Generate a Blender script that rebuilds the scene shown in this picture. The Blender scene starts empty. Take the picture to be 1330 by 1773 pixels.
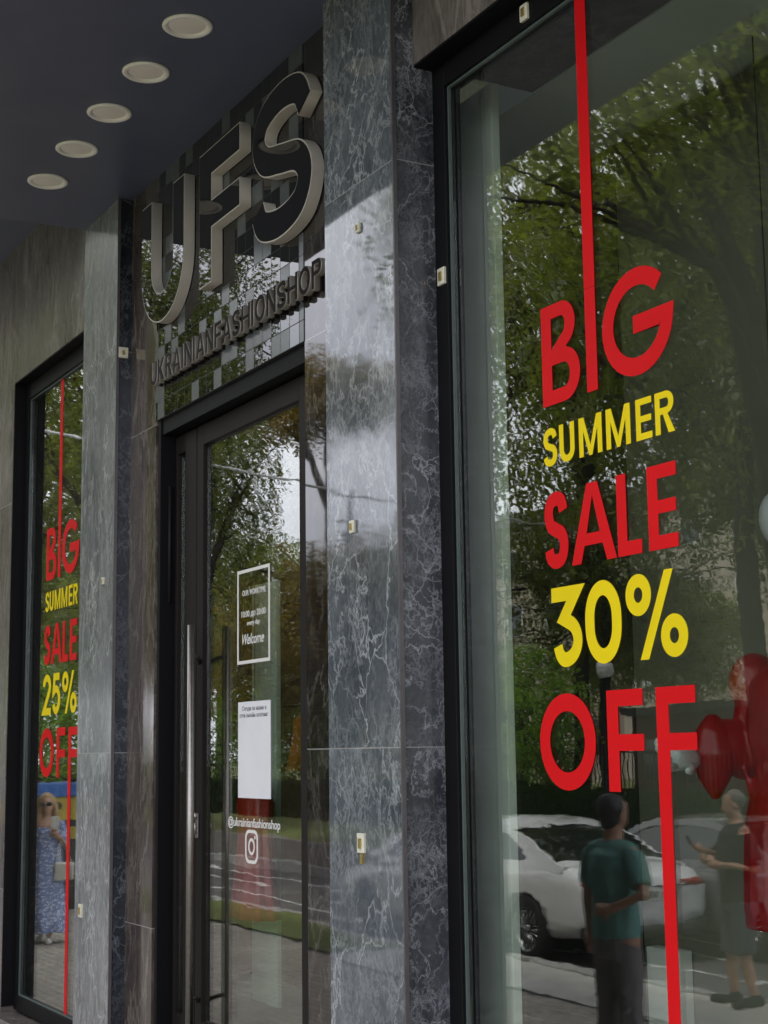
import bpy, bmesh, math, random
from math import sin, cos, pi, radians, hypot, atan2, sqrt
from mathutils import Vector, Matrix

SC = bpy.context.scene
COL = SC.collection
rnd = random.Random(7)

# ------------------------------------------------------------------ camera
YAW, PITCH, ROLL, FPX = radians(28.72), radians(8.75), radians(-0.782), 2700.0
cf = Vector((-cos(YAW)*cos(PITCH), sin(YAW)*cos(PITCH), sin(PITCH)))
cr = cf.cross(Vector((0, 0, 1))).normalized()
cu = cr.cross(cf)
cr2 = cr*cos(ROLL) + cu*sin(ROLL)
cu2 = -cr*sin(ROLL) + cu*cos(ROLL)
cam_d = bpy.data.cameras.new('camera')
cam = bpy.data.objects.new('camera', cam_d); COL.objects.link(cam)
cam.matrix_world = Matrix(((cr2.x, cu2.x, -cf.x, 0), (cr2.y, cu2.y, -cf.y, 0), (cr2.z, cu2.z, -cf.z, 2.1), (0, 0, 0, 1)))
cam_d.sensor_fit = 'VERTICAL'; cam_d.sensor_height = 36.0
cam_d.lens = FPX/1773*36
cam_d.clip_start = 0.05; cam_d.clip_end = 900
SC.camera = cam

# ------------------------------------------------------------------ sky, sun, exposure
SUN_EL, SUN_AZ = radians(58), radians(68)      # azimuth of the sun measured from +X towards +Y
W = bpy.data.worlds.new('World'); SC.world = W; W.use_nodes = True
nt = W.node_tree; nt.nodes.clear()
def N(t, **k):
    n = nt.nodes.new(t)
    for a, b in k.items(): setattr(n, a, b)
    return n
sky = N('ShaderNodeTexSky'); sky.sky_type = 'NISHITA'; sky.sun_disc = False
sky.sun_elevation = SUN_EL; sky.sun_rotation = radians(90) - SUN_AZ
sky.dust_density = 3.0
bg = N('ShaderNodeBackground'); bg.inputs['Strength'].default_value = 0.12
bgc = N('ShaderNodeBackground'); bgc.inputs['Strength'].default_value = 2.7
tc = N('ShaderNodeTexCoord'); mp = N('ShaderNodeMapping'); mp.inputs['Scale'].default_value = (1, 1, 3)
no = N('ShaderNodeTexNoise'); no.inputs['Scale'].default_value = 2.2; no.inputs['Detail'].default_value = 6
rp = N('ShaderNodeValToRGB'); rp.color_ramp.elements[0].position = 0.3; rp.color_ramp.elements[1].position = 0.62
rp.color_ramp.elements[0].color = (.62, .62, .62, 1)
cc = N('ShaderNodeValToRGB'); cc.color_ramp.elements[0].color = (.62, .64, .74, 1); cc.color_ramp.elements[1].color = (.90, .90, .96, 1)
mx = N('ShaderNodeMixShader'); out = N('ShaderNodeOutputWorld')
L = nt.links.new
L(tc.outputs['Generated'], mp.inputs[0]); L(mp.outputs[0], no.inputs['Vector']); L(no.outputs['Fac'], rp.inputs[0])
L(no.outputs['Fac'], cc.inputs[0]); L(cc.outputs[0], bgc.inputs['Color'])
L(sky.outputs[0], bg.inputs['Color']); L(rp.outputs[0], mx.inputs[0]); L(bg.outputs[0], mx.inputs[1]); L(bgc.outputs[0], mx.inputs[2])
L(mx.outputs[0], out.inputs[0])
sun_d = bpy.data.lights.new('sun', 'SUN'); sun_d.energy = 2.2; sun_d.angle = radians(4); sun_d.color = (1, .95, .87)
sun = bpy.data.objects.new('sun', sun_d); COL.objects.link(sun)
sdir = Vector((cos(SUN_EL)*cos(SUN_AZ), cos(SUN_EL)*sin(SUN_AZ), sin(SUN_EL)))
sun.rotation_euler = sdir.to_track_quat('Z', 'Y').to_euler()
SC.view_settings.view_transform = 'Standard'; SC.view_settings.look = 'None'
SC.view_settings.exposure = 0.3; SC.view_settings.gamma = 1.0
SC.cycles.max_bounces = 10; SC.cycles.transparent_max_bounces = 16; SC.cycles.glossy_bounces = 6
SC.cycles.caustics_reflective = False; SC.cycles.caustics_refractive = False
SC.cycles.sample_clamp_indirect = 6.0

# ------------------------------------------------------------------ node material helper
class Mat:
    def __init__(s, name):
        s.m = bpy.data.materials.new(name); s.m.use_nodes = True
        s.t = s.m.node_tree; s.t.nodes.clear()
        s.out = s.t.nodes.new('ShaderNodeOutputMaterial')
        s.p = None
    def n(s, t, **k):
        nd = s.t.nodes.new(t)
        for a, b in k.items(): setattr(nd, a, b)
        return nd
    def l(s, a, b): s.t.links.new(a, b)
    def pos(s, scale=(1, 1, 1)):
        g = s.n('ShaderNodeNewGeometry'); mp = s.n('ShaderNodeMapping'); mp.inputs['Scale'].default_value = scale
        s.l(g.outputs['Position'], mp.inputs['Vector']); return mp.outputs[0]
    def obj(s, scale=(1, 1, 1)):
        g = s.n('ShaderNodeTexCoord'); mp = s.n('ShaderNodeMapping'); mp.inputs['Scale'].default_value = scale
        s.l(g.outputs['Object'], mp.inputs['Vector']); return mp.outputs[0]
    def noise(s, v, scale, detail=4, rough=.55, dist=0):
        n = s.n('ShaderNodeTexNoise'); n.inputs['Scale'].default_value = scale; n.inputs['Detail'].default_value = detail
        n.inputs['Roughness'].default_value = rough; n.inputs['Distortion'].default_value = dist
        s.l(v, n.inputs['Vector']); return n
    def ramp(s, f, pts):
        r = s.n('ShaderNodeValToRGB'); e = r.color_ramp.elements
        while len(e) < len(pts): e.new(.5)
        for el, (p, c) in zip(e, pts):
            el.position = p; el.color = (c, c, c, 1) if isinstance(c, (int, float)) else (*c, 1)
        s.l(f, r.inputs[0]); return r.outputs[0]
    def math(s, op, a, b=None, c=None):
        m = s.n('ShaderNodeMath', operation=op)
        for i, x in enumerate((a, b, c)):
            if x is None: continue
            if isinstance(x, (int, float)): m.inputs[i].default_value = x
            else: s.l(x, m.inputs[i])
        return m.outputs[0]
    def mix(s, f, a, b, mode='MIX'):
        m = s.n('ShaderNodeMix', data_type='RGBA', blend_type=mode)
        for i, x in ((0, f), (6, a), (7, b)):
            if isinstance(x, (int, float)) and i: x = (x, x, x)
            if isinstance(x, (int, float)): m.inputs[i].default_value = x
            elif isinstance(x, tuple): m.inputs[i].default_value = (*x, 1)
            else: s.l(x, m.inputs[i])
        return m.outputs[2]
    def bsdf(s, color, rough=.5, metal=0, **k):
        p = s.n('ShaderNodeBsdfPrincipled'); s.p = p
        for nm, x in (('Base Color', color), ('Roughness', rough), ('Metallic', metal)):
            if isinstance(x, tuple): p.inputs[nm].default_value = (*x, 1)
            elif isinstance(x, (int, float)): p.inputs[nm].default_value = x
            else: s.l(x, p.inputs[nm])
        for a, b in k.items(): p.inputs[a.replace('_', ' ')].default_value = b
        s.l(p.outputs[0], s.out.inputs[0]); return s
    def bump(s, h, strength=.3, dist=.01):
        b = s.n('ShaderNodeBump'); b.inputs['Strength'].default_value = strength; b.inputs['Distance'].default_value = dist
        s.l(h, b.inputs['Height']); s.l(b.outputs[0], s.p.inputs['Normal']); return s

def simple(name, color, rough=.5, metal=0, var=.12, nscale=9, bump=0, **k):
    m = Mat(name); v = m.pos(); n = m.noise(v, nscale, 5)
    r = m.ramp(n.outputs['Fac'], [(.3, 1-var*2), (.7, 1.0)])
    c = m.mix(1.0, color, r, 'MULTIPLY')
    m.bsdf(c, rough, metal, **k)
    if bump: m.bump(n.outputs['Fac'], bump, .004)
    return m.m

def marble(name, base, base2, vein, rough, vscale, vert, amount, joints=(), offs=0.0, spec=.5, gl=.0):
    m = Mat(name)
    g = m.n('ShaderNodeNewGeometry'); sx = m.n('ShaderNodeSeparateXYZ'); m.l(g.outputs['Position'], sx.inputs[0])
    ad = m.n('ShaderNodeVectorMath', operation='ADD'); m.l(g.outputs['Position'], ad.inputs[0]); ad.inputs[1].default_value = (offs, offs*2.3, offs*1.7)
    # every slab between two joints gets its own patch of stone
    idx = None
    for z in joints:
        t = m.math('GREATER_THAN', sx.outputs['Z'], z); idx = t if idx is None else m.math('ADD', idx, t)
    if idx is not None:
        cb = m.n('ShaderNodeCombineXYZ'); m.l(m.math('MULTIPLY', idx, 3.7), cb.inputs[0]); m.l(m.math('MULTIPLY', idx, 5.1), cb.inputs[2])
        a2 = m.n('ShaderNodeVectorMath', operation='ADD'); m.l(ad.outputs[0], a2.inputs[0]); m.l(cb.outputs[0], a2.inputs[1]); ad = a2
    mp = m.n('ShaderNodeMapping'); mp.inputs['Scale'].default_value = (1, 1, vert); mp.inputs['Rotation'].default_value = (.30, .42, 0); m.l(ad.outputs[0], mp.inputs[0])
    v = mp.outputs[0]
    warp = m.noise(v, 2.0, 5, .55)
    wm = m.n('ShaderNodeVectorMath', operation='MULTIPLY_ADD'); m.l(warp.outputs['Color'], wm.inputs[0]); wm.inputs[1].default_value = (.5, .5, .5); m.l(v, wm.inputs[2])
    w2 = m.noise(v, 14, 4, .6)
    wn = m.n('ShaderNodeVectorMath', operation='MULTIPLY_ADD'); m.l(w2.outputs['Color'], wn.inputs[0]); wn.inputs[1].default_value = (.07, .07, .07); m.l(wm.outputs[0], wn.inputs[2])
    vv = wn.outputs[0]
    vo = m.n('ShaderNodeTexVoronoi', feature='DISTANCE_TO_EDGE'); vo.inputs['Scale'].default_value = vscale; m.l(vv, vo.inputs['Vector'])
    v1 = m.ramp(vo.outputs['Distance'], [(0, .75), (.005, .4), (.016, 0.0)])
    def ridge(scale, detail, w, src=None):
        n = m.noise(src or v, scale, detail, .62, .35)
        return m.ramp(m.math('ABSOLUTE', m.math('SUBTRACT', n.outputs['Fac'], .5)), [(0, 1.0), (w*.45, .45), (w, 0.0)])
    v2 = ridge(vscale*1.1, 9, .013); v3 = ridge(vscale*3.0, 8, .026); v4 = ridge(vscale*7.5, 6, .055)
    mk1 = m.ramp(m.noise(v, 1.9, 4).outputs['Fac'], [(.40, 0.0), (.58, 1.0)])
    mk2 = m.ramp(m.noise(v, 3.4, 4).outputs['Fac'], [(.36, 0.0), (.58, 1.0)])
    mk3 = m.ramp(m.noise(v, 2.7, 5).outputs['Fac'], [(.38, 0.0), (.62, 1.0)])
    mk4 = m.ramp(m.noise(v, 4.3, 3).outputs['Fac'], [(.42, 0.0), (.64, 1.0)])
    s1 = m.math('MULTIPLY', v1, mk1); s2 = m.math('MULTIPLY', m.math('MULTIPLY', v2, mk2), .75); s3 = m.math('MULTIPLY', m.math('MULTIPLY', v3, mk3), .55); s4 = m.math('MULTIPLY', m.math('MULTIPLY', v4, mk4), .34)
    vsum = m.math('MULTIPLY', m.math('MAXIMUM', m.math('MAXIMUM', s1, s4), m.math('MAXIMUM', s2, s3)), amount)
    cloud = m.noise(vv, 3.1, 9, .68)
    base_c = m.mix(m.ramp(cloud.outputs['Fac'], [(.36, 0.0), (.66, 1.0)]), base, base2)
    grain = m.noise(v, 55, 3)
    base_c = m.mix(1.0, base_c, m.ramp(grain.outputs['Fac'], [(.3, .8), (.7, 1.12)]), 'MULTIPLY')
    c = m.mix(vsum, base_c, vein)
    for z in joints:
        d = m.math('ABSOLUTE', m.math('SUBTRACT', sx.outputs['Z'], z))
        j = m.math('LESS_THAN', d, .0026)
        c = m.mix(m.math('MULTIPLY', j, .75), c, (.30, .30, .29))
    rr = m.ramp(m.noise(v, 6, 4).outputs['Fac'], [(.3, rough*.7), (.7, rough*1.5)])
    m.bsdf(c, rr, 0, Specular_IOR_Level=spec)
    wv = m.noise(m.pos((1, 1, 2.2)), 1.6, 2)
    m.bump(wv.outputs['Fac'], .25, gl or .003)
    return m.m

M = {}
J = (2.117, 4.518)
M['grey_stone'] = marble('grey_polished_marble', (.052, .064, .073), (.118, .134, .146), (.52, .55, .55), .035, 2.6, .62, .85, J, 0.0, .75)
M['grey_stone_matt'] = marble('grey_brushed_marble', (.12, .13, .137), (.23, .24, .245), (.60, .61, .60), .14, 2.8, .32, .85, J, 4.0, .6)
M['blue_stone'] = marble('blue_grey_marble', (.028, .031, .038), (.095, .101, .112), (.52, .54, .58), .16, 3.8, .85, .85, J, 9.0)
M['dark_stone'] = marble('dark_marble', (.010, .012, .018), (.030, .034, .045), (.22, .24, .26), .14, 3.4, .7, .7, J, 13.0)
M['brown_stone'] = marble('brown_marble', (.082, .072, .065), (.178, .158, .143), (.48, .42, .36), .16, 1.2, .30, .45, (1.158, 3.984), 21.0, .3)
M['shaded_brown_stone'] = marble('shaded_brown_marble', (.040, .032, .028), (.105, .085, .072), (.40, .35, .30), .08, 1.2, .30, .5, (1.158, 3.984), 27.0, .6)  # brown marble copy, base colour darkened for the canopy shade mirrored in it
M['black_stone'] = marble('black_polished_marble', (.010, .009, .008), (.022, .019, .017), (.30, .28, .24), .02, 1.3, .4, .5, (2.117, 4.005), 33.0, .9, .0012)

M['navy'] = simple('navy_soffit_paint', (.085, .098, .150), .40, 0, .10, 3, .05)
m = Mat('navy_soffit_paint'); v = m.pos(); n = m.noise(v, 1.1, 6, .6); n2 = m.noise(m.pos((1, 1, 1)), 26, 3)
g = m.n('ShaderNodeNewGeometry'); sx_ = m.n('ShaderNodeSeparateXYZ'); m.l(g.outputs['Position'], sx_.inputs[0])
c = m.mix(m.ramp(n.outputs['Fac'], [(.32, 0.0), (.68, 1.0)]), (.078, .090, .140), (.108, .122, .172))
fr_ = m.math('FRACT', m.math('DIVIDE', m.math('ADD', sx_.outputs['X'], 50.0), 2.4)); jn = m.math('LESS_THAN', m.math('ABSOLUTE', m.math('SUBTRACT', fr_, .5)), .0011)
c = m.mix(m.math('MULTIPLY', jn, .45), c, (.03, .035, .05))
m.bsdf(c, .38); m.bump(m.math('ADD', n.outputs['Fac'], m.math('MULTIPLY', n2.outputs['Fac'], .15)), .25, .006); M['navy'] = m.m
M['black_metal'] = simple('black_painted_aluminium', (.005, .005, .006), .55, 0, .1, 20, 0, Specular_IOR_Level=.15)
M['grey_metal'] = simple('dark_grey_aluminium', (.015, .0125, .0115), .5, 0, .08, 20, 0, Specular_IOR_Level=.15)
M['steel'] = simple('brushed_steel', (.34, .32, .29), .36, 1.0, .1, 40)
M['trim'] = simple('corner_trim_metal', (.16, .15, .155), .35, .6, .1, 30)
M['rubber'] = simple('glazing_gasket', (.10, .13, .12), .35, 0, .1, 20)
M['cream_side'] = simple('cream_letter_side', (.56, .52, .45), .45, 0, .07, 6)
M['cream_clip'] = simple('cream_plastic', (.72, .70, .55), .45, 0, .1, 60)
M['brass'] = simple('brass_contact', (.55, .42, .15), .35, .8, .1, 60)
M['small_side'] = simple('grey_letter_side', (.30, .275, .24), .4, .2, .07, 6)
M['letter_face'] = simple('black_glossy_acrylic', (.006, .006, .008), .015, 0, .1, 3, Specular_IOR_Level=.8)
M['bronze_face'] = simple('dark_bronze_letter_face', (.016, .013, .012), .6, 0, .1, 8, 0, Specular_IOR_Level=.1)
M['lamp_white'] = simple('cream_lamp_trim', (.94, .92, .84), .5, 0, .02, 5)
M['lamp_diff'] = simple('frosted_lamp_diffuser', (.92, .88, .76), .5, 0, .03, 8)
M['red'] = simple('red_vinyl', (.62, .005, .008), .5, 0, .04, 3, 0, Specular_IOR_Level=.15)
M['yellow'] = simple('yellow_vinyl', (.78, .61, .006), .5, 0, .04, 3, 0, Specular_IOR_Level=.15)
M['white_vinyl'] = simple('white_vinyl', (.72, .71, .66), .45, 0, .04, 5)
M['paper'] = simple('white_poster_paper', (.74, .74, .76), .4, 0, .03, 5)
M['ink'] = simple('grey_ink', (.22, .22, .24), .5, 0, .03, 5)
M['asphalt'] = simple('asphalt', (.13, .12, .118), .85, 0, .18, 1.3, .3)
M['kerb'] = simple('kerb_granite', (.36, .35, .33), .8, 0, .15, 12, .2)
M['paint'] = simple('road_marking_paint', (.66, .65, .62), .7, 0, .15, 4)
M['retain'] = simple('brown_concrete', (.24, .21, .19), .8, 0, .15, 3, .2)
M['slab'] = simple('smooth_paving', (.52, .50, .45), .8, 0, .15, 2.2, .2)
M['drain'] = simple('cast_iron_drain', (.035, .035, .035), .6, .4, .2, 20)
M['bark'] = simple('tree_bark', (.055, .042, .032), .9, 0, .3, 14, .8)
M['fencem'] = simple('fence_paint', (.05, .06, .05), .5, 0, .1, 9)
M['beige_wall'] = simple('beige_plaster', (.46, .40, .32), .9, 0, .1, .6, .1)
M['red_wall'] = simple('dark_red_panel', (.16, .03, .03), .7, 0, .1, 2)
M['roof'] = simple('grey_roof', (.16, .15, .15), .8, 0, .1, 2)
M['dark_glass'] = simple('dark_window_glass', (.02, .025, .03), .05, 0, .1, 2, Specular_IOR_Level=.8)
M['int_wall'] = simple('pale_interior_wall', (.15, .145, .105), .8, 0, .05, 1.5)
M['int_white'] = simple('white_interior_column', (.80, .86, .78), .7, 0, .05, 1.5)
M['int_pale'] = simple('pale_green_display_board', (.42, .48, .40), .7, 0, .05, 1.5)
M['int_dark'] = simple('black_interior_panel', (.012, .012, .012), .7, 0, .1, 2)
M['int_floor'] = simple('interior_floor', (.45, .43, .38), .4, 0, .1, 2)
M['plinth'] = simple('white_display_plinth', (.66, .66, .60), .6, 0, .03, 3)
M['mannequin'] = simple('white_mannequin_plastic', (.74, .76, .74), .3, 0, .03, 6)
M['latex'] = simple('red_lacquered_cloth', (.34, .001, .003), .38, 0, .12, 6, 0, Coat_Weight=.25, Coat_Roughness=.1)
M['orange'] = simple('orange_cloth', (.75, .22, .01), .7, 0, .1, 6)
M['skin'] = simple('skin', (.50, .29, .20), .5, 0, .08, 14)
M['skin_dark'] = simple('tanned_skin', (.36, .19, .12), .5, 0, .08, 14)
M['hair_blond'] = simple('blond_hair', (.50, .33, .15), .5, 0, .25, 40, .4)
M['hair_dark'] = simple('dark_hair', (.012, .010, .009), .55, 0, .2, 40, .4)
M['hair_grey'] = simple('short_grey_hair', (.20, .18, .16), .6, 0, .2, 40, .4)
M['teal'] = simple('teal_cotton', (.045, .21, .185), .85, 0, .15, 5, .3)
M['trouser'] = simple('grey_brown_trouser_cloth', (.11, .10, .105), .85, 0, .2, 7, .3)
M['black_cloth'] = simple('black_cotton', (.014, .015, .016), .85, 0, .15, 5, .3)
M['short_cloth'] = simple('slate_shorts_cloth', (.040, .048, .058), .85, 0, .15, 5, .3)
M['bag'] = simple('cream_bag_leather', (.70, .68, .58), .5, 0, .08, 8)
M['shoe_w'] = simple('white_sandal', (.65, .62, .58), .5, 0, .08, 8)
M['car_white'] = simple('white_car_paint', (.74, .75, .75), .22, 0, .03, 2, 0, Coat_Weight=.8, Coat_Roughness=.03)
M['car_grey'] = simple('grey_car_paint', (.16, .16, .165), .25, .3, .03, 2, 0, Coat_Weight=.8, Coat_Roughness=.03)
M['car_glass'] = simple('tinted_car_glass', (.010, .013, .013), .03, 0, .05, 2, Specular_IOR_Level=.8)
M['tyre'] = simple('tyre_rubber', (.015, .015, .015), .8, 0, .15, 20)
M['alloy'] = simple('alloy_rim', (.50, .50, .50), .25, 1.0, .05, 20)
M['dark_trim'] = simple('dark_plastic_trim', (.02, .02, .02), .5, 0, .05, 9)
M['tail'] = simple('red_tail_lens', (.30, .012, .010), .12, 0, .05, 9)
M['plate'] = simple('white_number_plate', (.62, .62, .58), .5, 0, .03, 9)
M['chrome'] = simple('chrome', (.75, .75, .75), .12, 1.0, .03, 9)
M['blue_panel'] = simple('blue_kiosk_panel', (.02, .12, .42), .4, 0, .05, 4)
M['yellow_panel'] = simple('mustard_kiosk_panel', (.48, .36, .04), .5, 0, .06, 4)
M['lamp_globe'] = simple('milky_lamp_globe', (.62, .62, .62), .3, 0, .03, 6)

def cloth(name, color):
    m = Mat(name); v = m.obj((1, 1, .45)); n = m.noise(v, 7, 4, .5, 1.2); n2 = m.noise(m.obj(), 90, 2)
    m.bsdf(m.mix(1.0, color, m.ramp(n2.outputs['Fac'], [(.3, .82), (.7, 1.0)]), 'MULTIPLY'), .85)
    m.bump(n.outputs['Fac'], 1.0, .035); return m.m
M['teal'] = cloth('teal_cotton', (.13, .29, .255)); M['trouser'] = cloth('grey_brown_trouser_cloth', (.17, .155, .16))
M['black_cloth'] = cloth('black_cotton', (.020, .022, .024)); M['short_cloth'] = cloth('slate_shorts_cloth', (.055, .065, .080))
# dress cloth: blue and white small pattern
m = Mat('blue_white_patterned_cloth'); v = m.obj()
vo = m.n('ShaderNodeTexVoronoi'); vo.inputs['Scale'].default_value = 34; m.l(v, vo.inputs['Vector'])
c = m.mix(m.ramp(vo.outputs['Distance'], [(.25, 0.0), (.5, 1.0)]), (.64, .68, .80), (.17, .23, .42))
m.bsdf(c, .8); M['dress'] = m.m

# mosaic of black mirror tiles with scattered grey ones (tile 0.1055 m)
m = Mat('black_and_grey_mosaic_tiles')
g = m.n('ShaderNodeNewGeometry'); s = m.n('ShaderNodeSeparateXYZ'); m.l(g.outputs['Position'], s.inputs[0])
tx = m.math('DIVIDE', m.math('ADD', s.outputs['X'], 20.0+6.393), .1050); tz = m.math('DIVIDE', m.math('SUBTRACT', s.outputs['Z'], 4.005), .1060)
cb = m.n('ShaderNodeCombineXYZ'); m.l(m.math('FLOOR', tx), cb.inputs[0]); m.l(m.math('FLOOR', tz), cb.inputs[2])
wn = m.n('ShaderNodeTexWhiteNoise', noise_dimensions='3D'); m.l(cb.outputs[0], wn.inputs['Vector'])
# grey tiles thin out with height, as on the panel
grey = m.math('GREATER_THAN', wn.outputs['Value'], .70)
fx = m.math('FRACT', tx); fz = m.math('FRACT', tz)
ex = m.math('LESS_THAN', m.math('MINIMUM', fx, m.math('SUBTRACT', 1.0, fx)), .024)
ez = m.math('LESS_THAN', m.math('MINIMUM', fz, m.math('SUBTRACT', 1.0, fz)), .024)
edge = m.math('MAXIMUM', ex, ez)
ngrey = m.math('SUBTRACT', 1.0, edge)
ge = m.math('MULTIPLY', grey, ngrey)
wc = m.n('ShaderNodeTexWhiteNoise', noise_dimensions='3D'); m.l(cb.outputs[0], wc.inputs['Vector'])
c = m.mix(ge, (.006, .007, .007), (.078, .090, .092))
c = m.mix(edge, c, (.004, .004, .004))
r = m.mix(ge, .012, .22); r = m.mix(edge, r, .7)
m.bsdf(c, r, 0, Specular_IOR_Level=.85)
# each tile is set at a very slightly different tilt
tl = m.n('ShaderNodeVectorMath', operation='MULTIPLY_ADD'); m.l(wc.outputs['Color'], tl.inputs[0]); tl.inputs[1].default_value = (.010, .010, .010)
sb = m.n('ShaderNodeVectorMath', operation='SUBTRACT'); m.l(g.outputs['Normal'], sb.inputs[0]); sb.inputs[1].default_value = (.005, .005, .005)
m.l(sb.outputs[0], tl.inputs[2]); nz = m.n('ShaderNodeVectorMath', operation='NORMALIZE'); m.l(tl.outputs[0], nz.inputs[0])
m.l(nz.outputs[0], m.p.inputs['Normal'])
M['mosaic'] = m.m

def glassmat(name, f0, tint, wav):
    m = Mat(name)
    v = m.pos((.6, 1, 2.2)); n = m.noise(v, 1.5, 3); n2 = m.noise(m.pos((1, 1, 3.5)), 6, 2)
    hh = m.math('ADD', n.outputs['Fac'], m.math('MULTIPLY', n2.outputs['Fac'], .10))
    b = m.n('ShaderNodeBump'); b.inputs['Strength'].default_value = 1.0; b.inputs['Distance'].default_value = wav; m.l(hh, b.inputs['Height'])
    g = m.n('ShaderNodeNewGeometry'); d = m.n('ShaderNodeVectorMath', operation='DOT_PRODUCT'); m.l(g.outputs['Incoming'], d.inputs[0]); m.l(g.outputs['Normal'], d.inputs[1])
    a = m.math('SUBTRACT', 1.0, m.math('ABSOLUTE', d.outputs['Value']))
    F = m.math('MULTIPLY_ADD', m.math('POWER', a, 4.2), 1-f0, f0)
    tr = m.n('ShaderNodeBsdfTransparent'); tr.inputs[0].default_value = (*tint, 1)
    gl = m.n('ShaderNodeBsdfGlossy'); gl.inputs['Roughness'].default_value = 0.0; gl.inputs[0].default_value = (1, 1, .98, 1); m.l(b.outputs[0], gl.inputs['Normal'])
    mx = m.n('ShaderNodeMixShader'); m.l(F, mx.inputs[0]); m.l(tr.outputs[0], mx.inputs[1]); m.l(gl.outputs[0], mx.inputs[2]); m.l(mx.outputs[0], m.out.inputs[0])
    return m.m
M['glass'] = glassmat('shop_window_glass', .11, (.90, .94, .91), .0007)

# brick pavers
m = Mat('beige_brick_pavers'); v = m.pos()
br = m.n('ShaderNodeTexBrick'); br.inputs['Scale'].default_value = 1.0; br.inputs['Brick Width'].default_value = .22; br.inputs['Row Height'].default_value = .11
br.inputs['Mortar Size'].default_value = .006; br.inputs['Color1'].default_value = (.34, .30, .25, 1); br.inputs['Color2'].default_value = (.42, .375, .31, 1); br.inputs['Mortar'].default_value = (.15, .13, .11, 1)
m.l(v, br.inputs['Vector']); n = m.noise(v, 1.1, 6)
m.bsdf(m.mix(1.0, br.outputs['Color'], m.ramp(n.outputs['Fac'], [(.3, .78), (.7, 1.08)]), 'MULTIPLY'), .8); m.bump(br.outputs['Fac'], -.4, .006); M['pavers'] = m.m
# interior brick
m = Mat('interior_brown_brick'); v = m.n('ShaderNodeTexCoord'); mp = m.n('ShaderNodeMapping'); mp.inputs['Rotation'].default_value = (radians(90), 0, 0); m.l(v.outputs['Object'], mp.inputs[0])
br = m.n('ShaderNodeTexBrick'); br.inputs['Scale'].default_value = 1.0; br.inputs['Brick Width'].default_value = .24; br.inputs['Row Height'].default_value = .075
br.inputs['Mortar Size'].default_value = .006; br.inputs['Color1'].default_value = (.11, .065, .04, 1); br.inputs['Color2'].default_value = (.15, .09, .055, 1); br.inputs['Mortar'].default_value = (.12, .09, .07, 1)
m.l(mp.outputs[0], br.inputs['Vector']); m.bsdf(br.outputs['Color'], .8); M['brick'] = m.m
# grass ground
m = Mat('lawn_ground'); v = m.pos(); n = m.noise(v, 3, 8, .7); n2 = m.noise(v, .35, 3)
c = m.mix(m.ramp(n.outputs['Fac'], [(.3, 0.0), (.7, 1.0)]), (.055, .085, .018), (.15, .19, .04))
c = m.mix(m.ramp(n2.outputs['Fac'], [(.35, 0.0), (.65, .6)]), c, (.17, .16, .05)); m.bsdf(c, .9); m.bump(n.outputs['Fac'], .8, .03); M['lawn'] = m.m
# leaves
def leafmat(name, a, b, tr):
    m = Mat(name); v = m.pos(); n = m.noise(v, .9, 4); n2 = m.noise(v, 14, 2)
    f = m.math('ADD', m.math('MULTIPLY', n.outputs['Fac'], .6), m.math('MULTIPLY', n2.outputs['Fac'], .4))
    c = m.mix(m.ramp(f, [(.36, 0.0), (.64, 1.0)]), a, b)
    m.bsdf(c, .45)
    t = m.n('ShaderNodeBsdfTranslucent'); m.l(m.mix(1.0, c, tr, 'MULTIPLY'), t.inputs[0])
    mx = m.n('ShaderNodeMixShader'); mx.inputs[0].default_value = .42; m.l(m.p.outputs[0], mx.inputs[1]); m.l(t.outputs[0], mx.inputs[2]); m.l(mx.outputs[0], m.out.inputs[0])
    return m.m
M['leaf'] = leafmat('green_leaves', (.058, .078, .020), (.215, .235, .055), (1.7, 1.8, .8))
M['leaf_yel'] = leafmat('yellowing_leaves', (.090, .090, .018), (.27, .20, .045), (1.8, 1.6, .9))
M['leaf_dark'] = leafmat('dark_hedge_leaves', (.015, .030, .010), (.038, .062, .018), (1.2, 1.4, .8))
M['leaf_lime'] = leafmat('bright_shrub_leaves', (.080, .140, .022), (.20, .30, .05), (1.8, 2.0, .9))

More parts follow.
